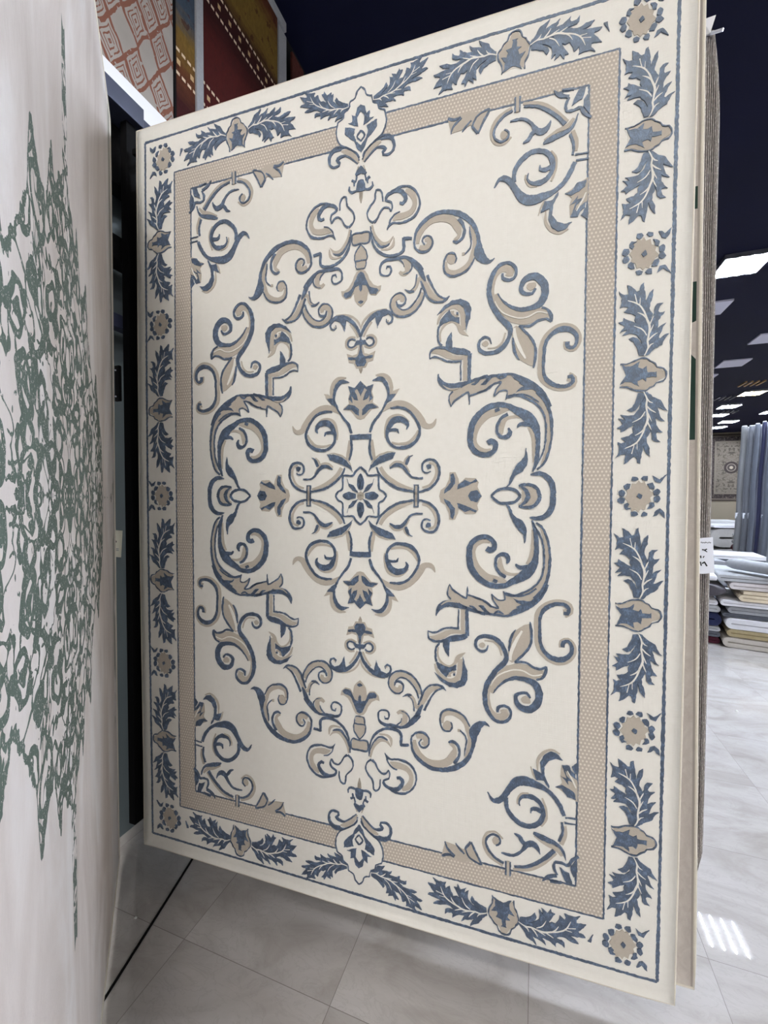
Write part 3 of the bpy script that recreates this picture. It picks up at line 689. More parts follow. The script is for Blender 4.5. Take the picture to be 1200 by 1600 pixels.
gmask = k.math('MULTIPLY', k.math('MAXIMUM', gm, gm2), k.math('LESS_THAN', k.math('ABSOLUTE', k.math('SUBTRACT', X, .963)), .012))
c = k.mix(inset, srgb(226, 220, 210), ncol); c = k.mix(gmask, c, srgb(48, 70, 62))
ln = k.math('LESS_THAN', k.math('ABSOLUTE', k.math('SUBTRACT', X, .978)), .003)
c = k.mix(k.math('MULTIPLY', ln, .6), c, srgb(150, 136, 126))
k.set(c, .9, 0, .15, .1); k.bump(k.noise(v, 300, 3), .4, .001); M['rug2'] = k.m
def d2(x, z): return .004 * sin(2 * z + x) 
r2 = empty('hanging_rug', place(.060, .069, .125), YAW); r2.rotation_euler = (0, -.012, YAW)
tag(r2, 'pale rug with dark green flecks, its edge showing right behind the blue scroll rug', 'rug')
bm = bmesh.new(); slab(bm, HX, 1.49, d2, .010, 30, 60, 0, 1); link('woven_face', bm, [M['rug2'], M['backing']], r2, loc=(0, 0, 1.49))
bm = bmesh.new(); tube(bm, [(x, d2(x, z) + .004, z) for x, z in [(-HX, 1.49), (HX, 1.49)] + [(HX, 1.49 - 2.98 * i / 40) for i in range(1, 41)] + [(-HX, -1.49), (-HX, 1.49)]], .006, 8)
link('edge_binding', bm, M['binding'], r2, loc=(0, 0, 1.49))
# thick grey ribbed rug
k = NT('grey_ribbed_wool'); v = k.coord(); sep = k.n('ShaderNodeSeparateXYZ'); k.l(v, sep.inputs[0])
st = k.math('SINE', k.math('ADD', k.math('MULTIPLY', sep.outputs[0], 1100), k.math('MULTIPLY', k.noise(k.coord((1, 1, .4)), 6, 2), 3)))
sp = k.noise(k.coord((260, 1, 90)), 1, 3, .7); spk = k.math('GREATER_THAN', sp, .54)
row = k.math('GREATER_THAN', st, -.1)
c = k.mix(k.math('MULTIPLY_ADD', st, .5, .5), srgb(150, 143, 140), srgb(186, 180, 175)); c = k.mix(k.math('MULTIPLY', spk, row), c, srgb(240, 236, 230))
c = k.mix(k.math('MULTIPLY', k.noise(v, 5, 3), .5), c, srgb(150, 136, 124))
k.set(c, .95, 0, .1); k.bump(k.math('ADD', st, k.math('MULTIPLY', sp, 2)), .8, .003); M['ribbed'] = k.m
H3 = (3.045 - .42) / 2
def d3(x, z):
    return .006 * sin(1.9 * z) + (.012 * max(0, (x - .93) / .065) ** 2)
r3 = empty('hanging_rug', place(.152, .110, .42), YAW)
tag(r3, 'thick grey ribbed rug with speckled edge, shorter and hung behind the pale green flecked one', 'rug')
bm = bmesh.new(); slab(bm, HX, H3, d3, .028, 40, 60, 0, 0)
for vv in bm.verts:   # rounded lower corner and narrowing top
    if vv.co.x > .9 and vv.co.z < -H3 + .06: vv.co.x -= .012 * (1 - (vv.co.z + H3) / .06)
    if vv.co.x > .9 and vv.co.z > H3 - .3: vv.co.x -= .02 * ((vv.co.z - H3 + .3) / .3) ** 2
link('woven_face', bm, M['ribbed'], r3, loc=(0, 0, H3))
bm = bmesh.new(); tube(bm, [(HX + .002 - (.012 if i == 40 else 0) - .02 * max(0, (1 - i / 40 * 2 * H3 / .3)) ** 2, d3(HX, H3 - 2 * H3 * i / 40) + .014, H3 - 2 * H3 * i / 40) for i in range(41)], .013, 8)
link('edge_binding', bm, M['ribbed'], r3, loc=(0, 0, H3))

# two unseen rugs added to block light behind and under the main rug
M['plain_grey_wool'] = fabric('plain_grey_wool', srgb(120, 120, 124), srgb(150, 150, 154)); M['plain_taupe_wool'] = fabric('plain_taupe_wool', srgb(130, 116, 100), srgb(158, 144, 126))
for dn_, mn_, lab_ in ((.31, 'plain_grey_wool', 'plain grey rug added unseen on the rack behind the thick ribbed one'), (.50, 'plain_taupe_wool', 'plain taupe rug added unseen deepest on the rack behind all the others')):
    rr_ = empty('hanging_rug', place(dn_, -.04, .12), YAW); tag(rr_, lab_, 'rug')
    bm = bmesh.new(); slab(bm, .98, 1.47, d2, .012, 20, 30); link('woven_face', bm, M[mn_], rr_, loc=(0, 0, 1.47))

# ------------------------------------------------------------------ rack that carries them
M['black_metal'] = plain('black_powder_coat', srgb(9, 9, 11), .85, 0, .15, .1, 40)
M['dark_steel'] = plain('blue_black_steel', srgb(52, 56, 76), .4, .2, .5, .08, 30)
M['steel'] = plain('satin_steel', srgb(190, 192, 202), .35, .7, .5, .05, 50)
rack = empty('display_rack', bp(-1.66, 1.325, 0), BROT)
tag(rack, 'black metal rack along the wall with swinging arms that hold the rugs', 'rack')
def rpart(name, mat, *boxes, bev=.003):
    bm = bmesh.new()
    for b in boxes: box(bm, *b, bev=bev)
    return link(name, bm, mat, rack)
rpart('post', M['black_metal'], (-.006, .030, .0, .045, .18, 3.19))
rpart('top_beam', M['dark_steel'], (-.10, .06, -2.4, .06, 3.19, 3.27))
rpart('top_beam', M['dark_steel'], (-.10, .02, .06, 6.0, 3.19, 3.27))
rpart('rail', M['black_metal'], (-.11, -.02, -2.4, 6.0, 2.62, 2.72))
rpart('rail', M['black_metal'], (-.11, -.03, -2.4, 6.0, 2.94, 3.18))
rpart('rail', M['dark_steel'], (-.13, -.08, -2.4, 6.0, 2.36, 2.42))
br = rpart('bracket', M['black_metal'], (-.030, -.002, -.022, -.010, 2.02, 2.17))
for z in (2.04, 2.15):
    bm = bmesh.new(); tube(bm, [(-.022, -.022, z), (-.022, -.0250, z)], .0035, 8); link('screw', bm, M['steel'], br)
# swing arms: local to the rug planes
def arm(dn, dd, x0, x1, z, end=None, mat='black_metal'):
    bm = bmesh.new(); box(bm, x0, x1, -.008, .008, z - .012, z + .012, 0, .002)
    o = link('swing_arm', bm, M[mat]); o.parent = rack
    w = Matrix.Translation(place(dn, dd, 0)) @ Matrix.Rotation(YAW, 4, 'Z')
    o.matrix_parent_inverse = Matrix.Identity(4)
    base = Matrix.Translation(bp(-1.66, 1.325, 0)) @ Matrix.Rotation(BROT, 4, 'Z')
    mm = base.inverted() @ w
    o.location = mm.to_translation(); o.rotation_euler = mm.to_euler()
    return o
arm(.030, 0, -1.03, .97, 3.06)
arm(.095, .040, -1.03, .97, 3.06)
a3 = arm(.195, .118, -1.03, .97, 3.06)
bm = bmesh.new(); box(bm, -1.03, 1.02, -.008, .008, -.012, .012, 0, .002)
o = link('swing_arm', bm, M['black_metal']); o.parent = rack
wl = Matrix.Translation(Vector((-1.09, 1.70, 3.06)) + Vector((.475, -.88, 0)) * .985 + Vector((-.88, -.475, 0)) * .035) @ Matrix.Rotation(atan2(.88, -.475), 4, 'Z')
mm = (Matrix.Translation(bp(-1.66, 1.325, 0)) @ Matrix.Rotation(BROT, 4, 'Z')).inverted() @ wl
o.location = mm.to_translation(); o.rotation_euler = mm.to_euler()
# rod tip, white cap plate at the end of the ribbed rug's arm
def wpx(x, y, Y):
    D = fw + rt * ((x - 600) / 657.53) - up * ((y - 800) / 657.53); return EYE + D * (Y / D.y)
bm = bmesh.new(); tube(bm, [wpx(1096, 57, 1.335), wpx(1130, 46, 1.30)], .0045, 10)
o = link('arm_rod', bm, M['steel']); o.parent = rack; o.matrix_parent_inverse = (Matrix.Translation(bp(-1.66, 1.325, 0)) @ Matrix.Rotation(BROT, 4, 'Z')).inverted()
bm = bmesh.new()
q = [wpx(1097, 31, 1.315), wpx(1119, 23, 1.30), wpx(1110, 51, 1.30), wpx(1099, 57, 1.315)]
A = [bm.verts.new(p) for p in q]; B = [bm.verts.new(p + RN * .004) for p in q]
bm.faces.new(A); bm.faces.new(B[::-1])
for i in range(4): bm.faces.new((A[i], A[(i + 1) % 4], B[(i + 1) % 4], B[i]))
o = link('cap_plate', bm, M['white_paint']); o.parent = rack; o.matrix_parent_inverse = (Matrix.Translation(bp(-1.66, 1.325, 0)) @ Matrix.Rotation(BROT, 4, 'Z')).inverted()

# price tag on the ribbed rug
M['paper'] = plain('tag_paper', srgb(232, 236, 248), .6, 0, .3, .02, 30)
M['ink'] = plain('black_ink', srgb(24, 28, 34), .6, 0, .3, .05, 30)
M['ink_grey'] = plain('grey_ink', srgb(140, 142, 150), .6, 0, .3, .05, 30)
TYd = 1.285
pt = empty('price_tag', wpx(1100, 870, TYd), YAW)
tag(pt, 'white paper price tag with dark numerals on the edge of the grey ribbed rug', 'price tag')
def tagpx(x, y): 
    p = wpx(x, y, 1.0); D = p - EYE; c_ = wpx(1100, 870, TYd); t = ((c_ - EYE).dot(RN)) / D.dot(RN); q_ = EYE + D * t - c_
    return q_.dot(RD), q_.z
def flat(bm, pts, y, t=.0006):
    A = [bm.verts.new((x, y, z)) for x, z in pts]; B = [bm.verts.new((x, y + t, z)) for x, z in pts]
    bm.faces.new(A[::-1]); bm.faces.new(B)
    for i in range(len(A)): bm.faces.new((A[i], B[i], B[(i + 1) % len(A)], A[(i + 1) % len(A)]))
bm = bmesh.new(); flat(bm, [tagpx(*p) for p in ((1086, 841.5), (1114, 839.3), (1116.5, 895), (1100, 896.5), (1086, 897))], 0, .0012)
link('paper', bm, M['paper'], pt)
def mark(bm, pts, w):
    P = [tagpx(1080 + a / 20, 830 + b / 20) for a, b in pts]; w = w / 20 / 657 * 1.285 / 2
    for i in range(len(P) - 1):
        a = Vector(P[i]); b = Vector(P[i + 1]); t = (b - a).normalized(); n_ = Vector((-t.y, t.x)) * w; a = a - t * w * .5; b = b + t * w * .5
        flat(bm, [tuple(a + n_), tuple(b + n_), tuple(b - n_), tuple(a - n_)], -.0009, .0006)
bm = bmesh.new(); mark(bm, [(345, 575), (430, 590), (480, 560)], 36); mark(bm, [(420, 600), (490, 645)], 26)
mark(bm, [(290, 770), (300, 830)], 34); mark(bm, [(400, 780), (370, 825)], 24)
mark(bm, [(345, 1005), (410, 965), (440, 1010), (485, 1085)], 38); mark(bm, [(285, 960), (310, 1070)], 34)
link('numerals', bm, M['ink'], pt)
bm = bmesh.new(); 
for i in range(8): mark(bm, [(305 + i * 40, 355 + (i % 2) * 14), (325 + i * 40, 338 + (i % 3) * 12)], 26)
link('heading', bm, M['ink_grey'], pt)

# ------------------------------------------------------------------ cream and green rug on the left
# its plane runs from the far edge by the wall past the left of the camera
LO = Vector((-1.09, 1.70, 0)); LDv = Vector((.475, -.88, 0)).normalized(); LYAW = atan2(-LDv.y, -LDv.x)
k = NT('distressed_green_rug'); v0 = k.coord(); sep = k.n('ShaderNodeSeparateXYZ'); k.l(v0, sep.inputs[0])
U = k.math('ABSOLUTE', sep.outputs[0]); Z = k.math('ABSOLUTE', sep.outputs[2])
cmb = k.n('ShaderNodeCombineXYZ'); k.l(U, cmb.inputs[0]); k.l(Z, cmb.inputs[2])
nvec = k.n('ShaderNodeTexNoise'); nvec.inputs['Scale'].default_value = 7; nvec.inputs['Detail'].default_value = 3; k.l(cmb.outputs[0], nvec.inputs['Vector'])
wv = k.n('ShaderNodeVectorMath', operation='MULTIPLY_ADD'); k.l(nvec.outputs['Color'], wv.inputs[0]); wv.inputs[1].default_value = (.11, .11, .11); k.l(cmb.outputs[0], wv.inputs[2])
def voro(scale, feat):
    x = k.n('ShaderNodeTexVoronoi', feature=feat); x.inputs['Scale'].default_value = scale; k.l(wv.outputs[0], x.inputs['Vector']); return x.outputs['Distance']
f1_ = voro(11, 'F1')
nl = k.noise(cmb.outputs[0], 13, 1.5, .5, 1.2); lat = k.math('LESS_THAN', k.math('ABSOLUTE', k.math('SUBTRACT', nl, .5)), .038); core = k.math('LESS_THAN', f1_, .15)
ring_ = k.math('LESS_THAN', k.math('ABSOLUTE', k.math('SUBTRACT', f1_, .40)), .085); blob = k.math('GREATER_THAN', k.noise(cmb.outputs[0], 24, 2, .6, .8), .60); fine_ = k.math('MAXIMUM', ring_, blob)
pat = k.math('MAXIMUM', k.math('MAXIMUM', lat, core), fine_)
fc = k.n('ShaderNodeFloatCurve'); cv = fc.mapping.curves[0]
pts_ = [(0.0, .90), (.018, .90), (.03, .62), (.07, .56), (.11, .545), (.13, .60), (.15, .56), (.18, .46), (.24, .50), (.275, .53), (.30, .40), (.36, .33), (.40, .29), (.45, .36), (.50, .25), (.56, .18), (.60, .0), (1.0, .0)]
while len(cv.points) < len(pts_): cv.points.new(.5, .5)
for p_, (a, b) in zip(cv.points, pts_): p_.location = (a, b); p_.handle_type = 'VECTOR'
fc.mapping.update(); k.l(U, fc.inputs['Value'])
big = k.noise(cmb.outputs[0], 22, 3, .6)
lim = k.math('ADD', fc.outputs[0], k.math('MULTIPLY', k.math('SUBTRACT', big, .5), .10))
inside = k.math('GREATER_THAN', lim, Z)
rim = k.math('LESS_THAN', k.math('ABSOLUTE', k.math('SUBTRACT', lim, Z)), .022)
rim = k.math('MULTIPLY', rim, k.math('LESS_THAN', U, .60))
wear = k.noise(v0, 16, 5, .7); worn = k.math('GREATER_THAN', wear, .33)
mk = k.math('MULTIPLY', k.math('MULTIPLY', k.math('MAXIMUM', pat, rim), inside), worn)
fz = k.noise(v0, 240, 3, .7); mk = k.math('MULTIPLY', mk, k.math('GREATER_THAN', fz, .37))
gcol = k.mix(k.noise(v0, 9, 3), srgb(36, 50, 45), srgb(72, 90, 80)); gcol = k.mix(k.math('MULTIPLY', fz, .5), gcol, srgb(112, 128, 116))
gnd = k.ramp(k.noise(k.coord((3, 3, 1)), 1.4, 5, .6, .8), [(.35, srgb(192, 181, 175)), (.5, srgb(205, 196, 191)), (.65, srgb(218, 213, 211))])
edge_g = k.math('MULTIPLY', k.math('MULTIPLY', k.math('GREATER_THAN', sep.outputs[0], .885), k.math('LESS_THAN', sep.outputs[0], .955)), k.math('GREATER_THAN', k.noise(k.coord((1, 1, .5)), 5, 3), .45))
c = k.mix(mk, gnd, gcol); c = k.mix(k.math('MULTIPLY', edge_g, .6), c, srgb(112, 120, 98))
k.set(c, .8, 0, .25, .1); k.bump(k.math('ADD', k.math('MULTIPLY', mk, -1.0), k.math('MULTIPLY', k.noise(k.coord((4, 4, 1)), 60, 3), .8)), .6, .003); M['green_rug'] = k.m
def d4(x, z): return -.0015 * sin(1.6 * z) + .0015 * sin(5 * x)
r4 = empty('hanging_rug', LO + LDv * .985 + Vector((0, 0, .12)), LYAW)
tag(r4, 'pale rug with worn dark green medallion pattern at the left edge, seen almost edge on', 'rug')
bm = bmesh.new(); slab(bm, .985, 1.49, d4, .012, 50, 90, 0, 1); link('woven_face', bm, [M['green_rug'], M['backing']], r4, loc=(0, 0, 1.49))
bm = bmesh.new(); tube(bm, [(.985, d4(.985, 1.49 - 2.98 * i / 90) + .006, 1.49 - 2.98 * i / 90) for i in range(91)], .009, 8)
tube(bm, [(-.985 + 1.97 * i / 50, d4(-.985 + 1.97 * i / 50, 1.49) + .006, 1.49) for i in range(51)], .009, 8)
tube(bm, [(-.985 + 1.97 * i / 50, d4(-.985 + 1.97 * i / 50, -1.49) + .006, -1.49) for i in range(51)], .009, 8)
link('edge_binding', bm, M['binding'], r4, loc=(0, 0, 1.49))
# a paper tag sticking out behind its far edge
t2 = empty('price_tag', wpx(184.5, 850, 1.74), -.1)
tag(t2, 'small cream paper tag with a black dot, sticking out past the green patterned rug', 'price tag')
M['cream_paper'] = plain('cream_paper', srgb(236, 232, 216), .6, 0, .3, .02, 30)
sc_ = 1.74 / 657
def flat2(bm, pts, y, t): flat(bm, [((x - 181) * sc_, (850 - y_) * sc_) for x, y_ in pts], y, t)
bm = bmesh.new(); flat2(bm, [(170, 828), (188.5, 829), (185.5, 871), (170, 870)], 0, .0012); link('paper', bm, M['cream_paper'], t2)
bm = bmesh.new(); flat2(bm, [(176.8 + 2 * cos(i * pi / 5), 846.3 + 2 * sin(i * pi / 5)) for i in range(10)], -.001, .0008)
link('punched_dot', bm, M['ink'], t2)
bm = bmesh.new()
for y_ in (857, 859.4): flat2(bm, [(175, y_), (182, y_), (182, y_ + 1), (175, y_ + 1)], -.001, .0008)
link('printed_lines', bm, M['ink_grey'], t2)

# ------------------------------------------------------------------ rugs hung on the wall above the rack
def wall_mesh(name, mats, b0, b1, z0, z1, label, off=.0, t=.02):
    r = empty('wall_rug', bp(-1.80 + off, (b0 + b1) / 2, z0), BROT); tag(r, label, 'rug')
    h = (b1 - b0) / 2
    bm = bmesh.new(); box(bm, 0, t, -h, h, 0, z1 - z0, 0, .004); link('woven_face', bm, mats, r)
    return r
# beige rug with rust diamonds
k = NT('rust_diamond_rug'); v = k.coord(); sep = k.n('ShaderNodeSeparateXYZ'); k.l(v, sep.inputs[0])
Y_, Z_ = sep.outputs[1], sep.outputs[2]
nz = k.noise(v, 9, 2); dy = k.math('MULTIPLY', k.math('SUBTRACT', nz, .5), .05)
p1 = k.math('DIVIDE', k.math('ADD', k.math('ADD', Y_, k.math('MULTIPLY', Z_, .62)), dy), .135); p2 = k.math('DIVIDE', k.math('ADD', k.math('SUBTRACT', Y_, k.math('MULTIPLY', Z_, .62)), dy), .135)
def tri(q): return k.math('ABSOLUTE', k.math('SUBTRACT', k.math('FRACT', q), .5))
mx = k.math('MAXIMUM', tri(p1), tri(p2))
ring = k.math('GREATER_THAN', k.math('SINE', k.math('MULTIPLY', mx, 46)), .5)
cell = k.n('ShaderNodeTexWhiteNoise', noise_dimensions='2D'); cc = k.n('ShaderNodeCombineXYZ'); k.l(k.math('FLOOR', p1), cc.inputs[0]); k.l(k.math('FLOOR', p2), cc.inputs[1]); k.l(cc.outputs[0], cell.inputs['Vector'])
on = k.math('GREATER_THAN', cell.outputs['Value'], .3); outl = k.math('GREATER_THAN', mx, .455)
mask = k.math('MAXIMUM', outl, k.math('MULTIPLY', ring, on))
mask = k.math('MULTIPLY', mask, k.math('GREATER_THAN', k.noise(v, 40, 3), .36))
c = k.mix(k.noise(v, 6, 3), srgb(138, 131, 126), srgb(166, 158, 151)); c = k.mix(mask, c, srgb(122, 80, 66))
k.set(c, .9, 0, .15); k.bump(k.noise(v, 200, 3), .4, .002); M['rust'] = k.m
# red gabbeh
def gabbeh(name, stops, scale=1.0):
    k = NT(name); v = k.coord(); sep = k.n('ShaderNodeSeparateXYZ'); k.l(v, sep.inputs[0])
    Y_, Z_ = sep.outputs[1], sep.outputs[2]
    nz = k.noise(k.coord((1, .6, 3)), 7, 4, .6)
    q = k.math('ADD', Z_, k.math('MULTIPLY', k.math('SUBTRACT', nz, .5), .22))
    c = k.ramp(k.math('DIVIDE', q, 1.6), stops)
    c = k.mix(k.math('MULTIPLY', k.math('GREATER_THAN', k.noise(v, 14, 3), .64), .6), c, srgb(70, 26, 24))
    c = k.mix(k.math('MULTIPLY', k.noise(k.coord((1, 2.5, 1)), 26, 4, .7), .75), c, srgb(40, 20, 20))
    for zz in (.32, .44, .92, 1.04):
        w = k.math('LESS_THAN', k.math('ABSOLUTE', k.math('SUBTRACT', Z_, zz)), .008); d_ = k.math('GREATER_THAN', k.math('FRACT', k.math('MULTIPLY', Y_, 26)), .35)
        c = k.mix(k.math('MULTIPLY', w, d_), c, srgb(216, 196, 170))
    for zz in (.38, .98):
        w = k.math('LESS_THAN', k.math('ABSOLUTE', k.math('SUBTRACT', Z_, zz)), .014); d_ = k.math('LESS_THAN', k.math('ABSOLUTE', k.math('SUBTRACT', k.math('FRACT', k.math('MULTIPLY', Y_, 11)), .5)), .13)
        c = k.mix(k.math('MULTIPLY', w, d_), c, srgb(190, 160, 120))
    k.set(c, .9, 0, .15); k.bump(k.noise(v, 120, 3), .4, .002); return k.m
RED, DRED, YEL, BLU, ORG = srgb(84, 28, 26), srgb(56, 20, 22), srgb(140, 112, 50), srgb(70, 88, 104), srgb(108, 62, 38)
M['gab1'] = gabbeh('red_blue_striped_wool', [(0, RED), (.12, DRED), (.2, ORG), (.33, YEL), (.42, BLU), (.55, BLU), (.62, DRED), (.8, RED), (1, ORG)])
M['gab2'] = gabbeh('red_yellow_wool', [(0, YEL), (.05, YEL), (.12, DRED), (.2, RED), (.45, RED), (.55, DRED), (.64, DRED), (.72, YEL), (.84, YEL), (.92, ORG), (1, DRED)])
M['gab3'] = gabbeh('dark_red_wool', [(0, DRED), (.3, RED), (.6, DRED), (1, srgb(120, 70, 62))])
M['silver_binding'] = fabric('silver_grey_binding', srgb(140, 142, 146), srgb(170, 172, 176), 90, 600)
def bof(x, off=-1.80):   # distance along the wall where image column x meets the wall rugs
    D = Vector(((x - 600) / 657.53, 1, 0)); t = off / D.dot(E1); return (D * t).dot(E2)
b1 = bof(274); b2 = bof(306); b2b = bof(317); b3 = bof(432); b3b = bof(441); b4 = bof(472)
wall_mesh('w', M['rust'], -.6, b1 - .006, 3.50, 5.10, 'beige wall rug with rust coloured diamonds, hung above the rack')
w1 = wall_mesh('w', M['gab1'], b1 + .006, b2, 3.50, 5.10, 'narrow red wall rug with blue and yellow stripes beside the rust diamond one')
bm = bmesh.new(); box(bm, 0, .022, -(b2 - b1) / 2 - .006, -(b2 - b1) / 2 + .008, 0, 1.6); link('dark_edge', bm, M['black_metal'], w1)
w2 = wall_mesh('w', M['gab2'], b2b, b3, 3.50, 5.06, 'large red wall rug with dotted stripes, yellow field and silver binding')
hb = (b3 - b2b) / 2
bm = bmesh.new()
box(bm, -.002, .03, -hb - (b2b - b2) + .002, -hb, 0, 1.60, 0, .004); link('side_binding', bm, M['silver_binding'], w2)
bm = bmesh.new(); box(bm, -.002, .03, hb, hb + .10, 0, 1.50, 0, .004); box(bm, -.002, .03, -hb, hb + .10, 1.535, 1.60, 0, .004)
A = [(.0, hb - .02, 1.56), (.0, hb + .10, 1.44)]
link('top_binding', bm, M['silver_binding'], w2)
w3 = wall_mesh('w', M['gab3'], b3b + .12, b4, 3.50, 5.0, 'dark red wall rug furthest along the row, with pale tassels at its end')
hb = (b4 - b3b - .12) / 2
bm = bmesh.new()
for i in range(7):
    z = .9 + i * .09
    tube(bm, [(.01, hb, z), (.03, hb + .08 + .02 * (i % 2), z - .05), (.03, hb + .10, z - .15)], [.012, .009, .004], 6)
link('tassel', bm, M['backing'], w3)

# ------------------------------------------------------------------ small things on the floor by the rug
bm = bmesh.new(); tube(bm, [(-.845, 1.98, .004), (-.848, 1.816, .004), (-.89, 1.296, .004), (-.905, 1.10, .004)], .0045, 8)
tag(link('cable', bm, M['black_metal']), 'thin straight black cable lying on the floor tiles under the rugs', 'cable')
M['scrap'] = plain('white_scrap', srgb(240, 240, 236), .6, 0, .3, .02, 30)
def gz(x, y): p = wpx(x, y, 1.0); D = p - EYE; return EYE + D * (-EYE.z / D.z)
bm = bmesh.new(); p = gz(212, 1434)
bmesh.ops.create_cone(bm, cap_ends=True, segments=5, radius1=.006, radius2=.002, depth=.004, matrix=Matrix.Translation((0, 0, .002)))
tag(link('paper_scrap', bm, M['scrap'], loc=p), 'tiny white scrap lying on the floor tile beside the black cable', 'scrap')
bm = bmesh.new(); p = gz(1151, 1111)
bmesh.ops.create_cone(bm, cap_ends=True, segments=6, radius1=.012, radius2=.006, depth=.006, matrix=Matrix.Translation((0, 0, .003)))
tag(link('paper_scrap', bm, M['scrap'], loc=p), 'tiny pale scrap on the white floor in front of the folded rug stack', 'scrap')

# ------------------------------------------------------------------ stack of folded rugs at the right
def serp(bm, a0, a1, b0, b1, z0, z1, layers, mi=0, wob=.0012, mj=None):
    """a carpet folded back and forth; folds at the two ends of a, cut edge faces b0"""
    g = (z1 - z0) / layers; t = g * .80; r = g / 2; pts = []
    for L in range(layers):
        zc = z0 + g * (L + .5); fw_ = (L % 2 == 0)
        xs = [a1 + (a0 + r - a1) * i / 10 for i in range(11)] if fw_ else [a0 + r + (a1 - a0 - r) * i / 10 for i in range(11)]
        for x in xs: pts.append((x, zc + wob * sin(x * 7 + L * 2)))
        if L < layers - 1:
            cxx = a0 + r if fw_ else a1; sg = -1 if fw_ else 1
            for i in range(1, 6):
                an = pi * i / 6; pts.append((cxx + sg * r * sin(an), zc + r - r * cos(an)))
    up_, dn_ = [], []
    for i, (x, z) in enumerate(pts):
        p0 = pts[max(i - 1, 0)]; p1 = pts[min(i + 1, len(pts) - 1)]; tx, tz = p1[0] - p0[0], p1[1] - p0[1]; q = math.hypot(tx, tz)
        nx, nz = -tz / q * t / 2, tx / q * t / 2
        up_.append((x + nx, z + nz)); dn_.append((x - nx, z - nz))
    rows = []
    for b in (b0, b1):
        rows.append(([bm.verts.new((x, b, z)) for x, z in up_], [bm.verts.new((x, b, z)) for x, z in dn_]))
    (ua, da), (ub, db) = rows; n = len(ua)
    for i in range(n - 1):
        for q in ((ua[i], ua[i + 1], ub[i + 1], ub[i]), (da[i], db[i], db[i + 1], da[i + 1])):
            f = bm.faces.new(q); f.material_index = mi; f.smooth = True
        for q in ((ua[i], da[i], da[i + 1], ua[i + 1]), (ub[i], ub[i + 1], db[i + 1], db[i])):
            f = bm.faces.new(q); f.material_index = mi if mj is None else mj
    for q in ((ua[0], ub[0], db[0], da[0]), (ua[-1], da[-1], db[-1], ub[-1])):
        f = bm.faces.new(q); f.material_index = mi
SA = -.56; SC = Vector((3.76, 4.62, 0))
def stackp(a, b, z): return SC + Vector((cos(SA), sin(SA), 0)) * a + Vector((-sin(SA), cos(SA), 0)) * b + Vector((0, 0, z))
def fab(n, c1, c2, **kw): M[n] = fabric(n, srgb(*c1), srgb(*c2), 30, 300, **kw); return M[n]
fab('wool_maroon', (64, 26, 40), (84, 36, 50)); fab('wool_oat', (176, 168, 160), (206, 200, 192)); fab('wool_gold', (172, 154, 110), (208, 196, 164))
fab('wool_navy', (30, 36, 66), (48, 54, 88)); fab('wool_pale', (208, 208, 214), (230, 230, 236)); fab('wool_grey', (130, 132, 138), (164, 166, 172))
fab('wool_mid', (158, 160, 166), (190, 192, 196)); fab('wool_charcoal', (48, 44, 52), (74, 70, 80), rough=.35, spec=.6); fab('wool_beige', (206, 190, 164), (228, 216, 194))
fab('wool_dash', (196, 190, 192), (226, 220, 222)); fab('wool_slate', (84, 88, 98), (110, 114, 124))
STK = [ # name-material, z0, z1, layers, a0, a1, b0, b1, label
 ('wool_oat', .0, .115, 2, .02, 1.7, .0, .95, 'oatmeal folded rug with fringed edge at the very bottom of the stack'),
 ('wool_maroon', .02, .10, 2, -.02, .0, .05, .9, None),
 ('wool_gold', .118, .205, 2, .05, 1.7, .01, .9, 'gold edged folded rug second from the bottom of the stack'),
 ('wool_pale', .208, .330, 2, .04, 1.65, -.02, .85, 'pale folded rug with a curled end above the gold edged one'),
 ('wool_slate', .333, .375, 2, .0, 1.7, .02, .9, 'thin slate grey folded rug in the middle of the stack'),
 ('wool_grey', .378, .455, 2, .05, 1.7, .0, .9, 'mid grey folded rug in the middle of the stack, thicker than its neighbours'),
 ('wool_pale', .458, .520, 2, -.02, 1.65, -.01, .9, 'whitish folded rug directly under the beige one'),
 ('wool_beige', .523, .640, 3, .14, 1.7, -.02, .8, 'beige folded rug with a warm cream edge, beside the dark plastic wrapped one'),
 ('wool_dash', .643, .725, 2, .06, 1.7, .0, .85, 'pale folded rug with dashed grey pattern, upper part of the stack'),
 ('wool_mid', .728, .800, 2, -.05, 1.2, .0, .9, 'flat light grey folded rug on top of the stack, under the rolled one'),
]
for mname, z0, z1, nl, a0, a1, b0, b1, lab in STK:
    if lab is None: continue
    bm = bmesh.new(); serp(bm, a0, a1, b0, b1, 0, z1 - z0, nl, mi=0)
    r = link('folded_rug', bm, M[mname], loc=stackp(0, 0, z0 + .001), rz=SA); tag(r, lab, 'folded rug', 'folded rugs in the front stack')
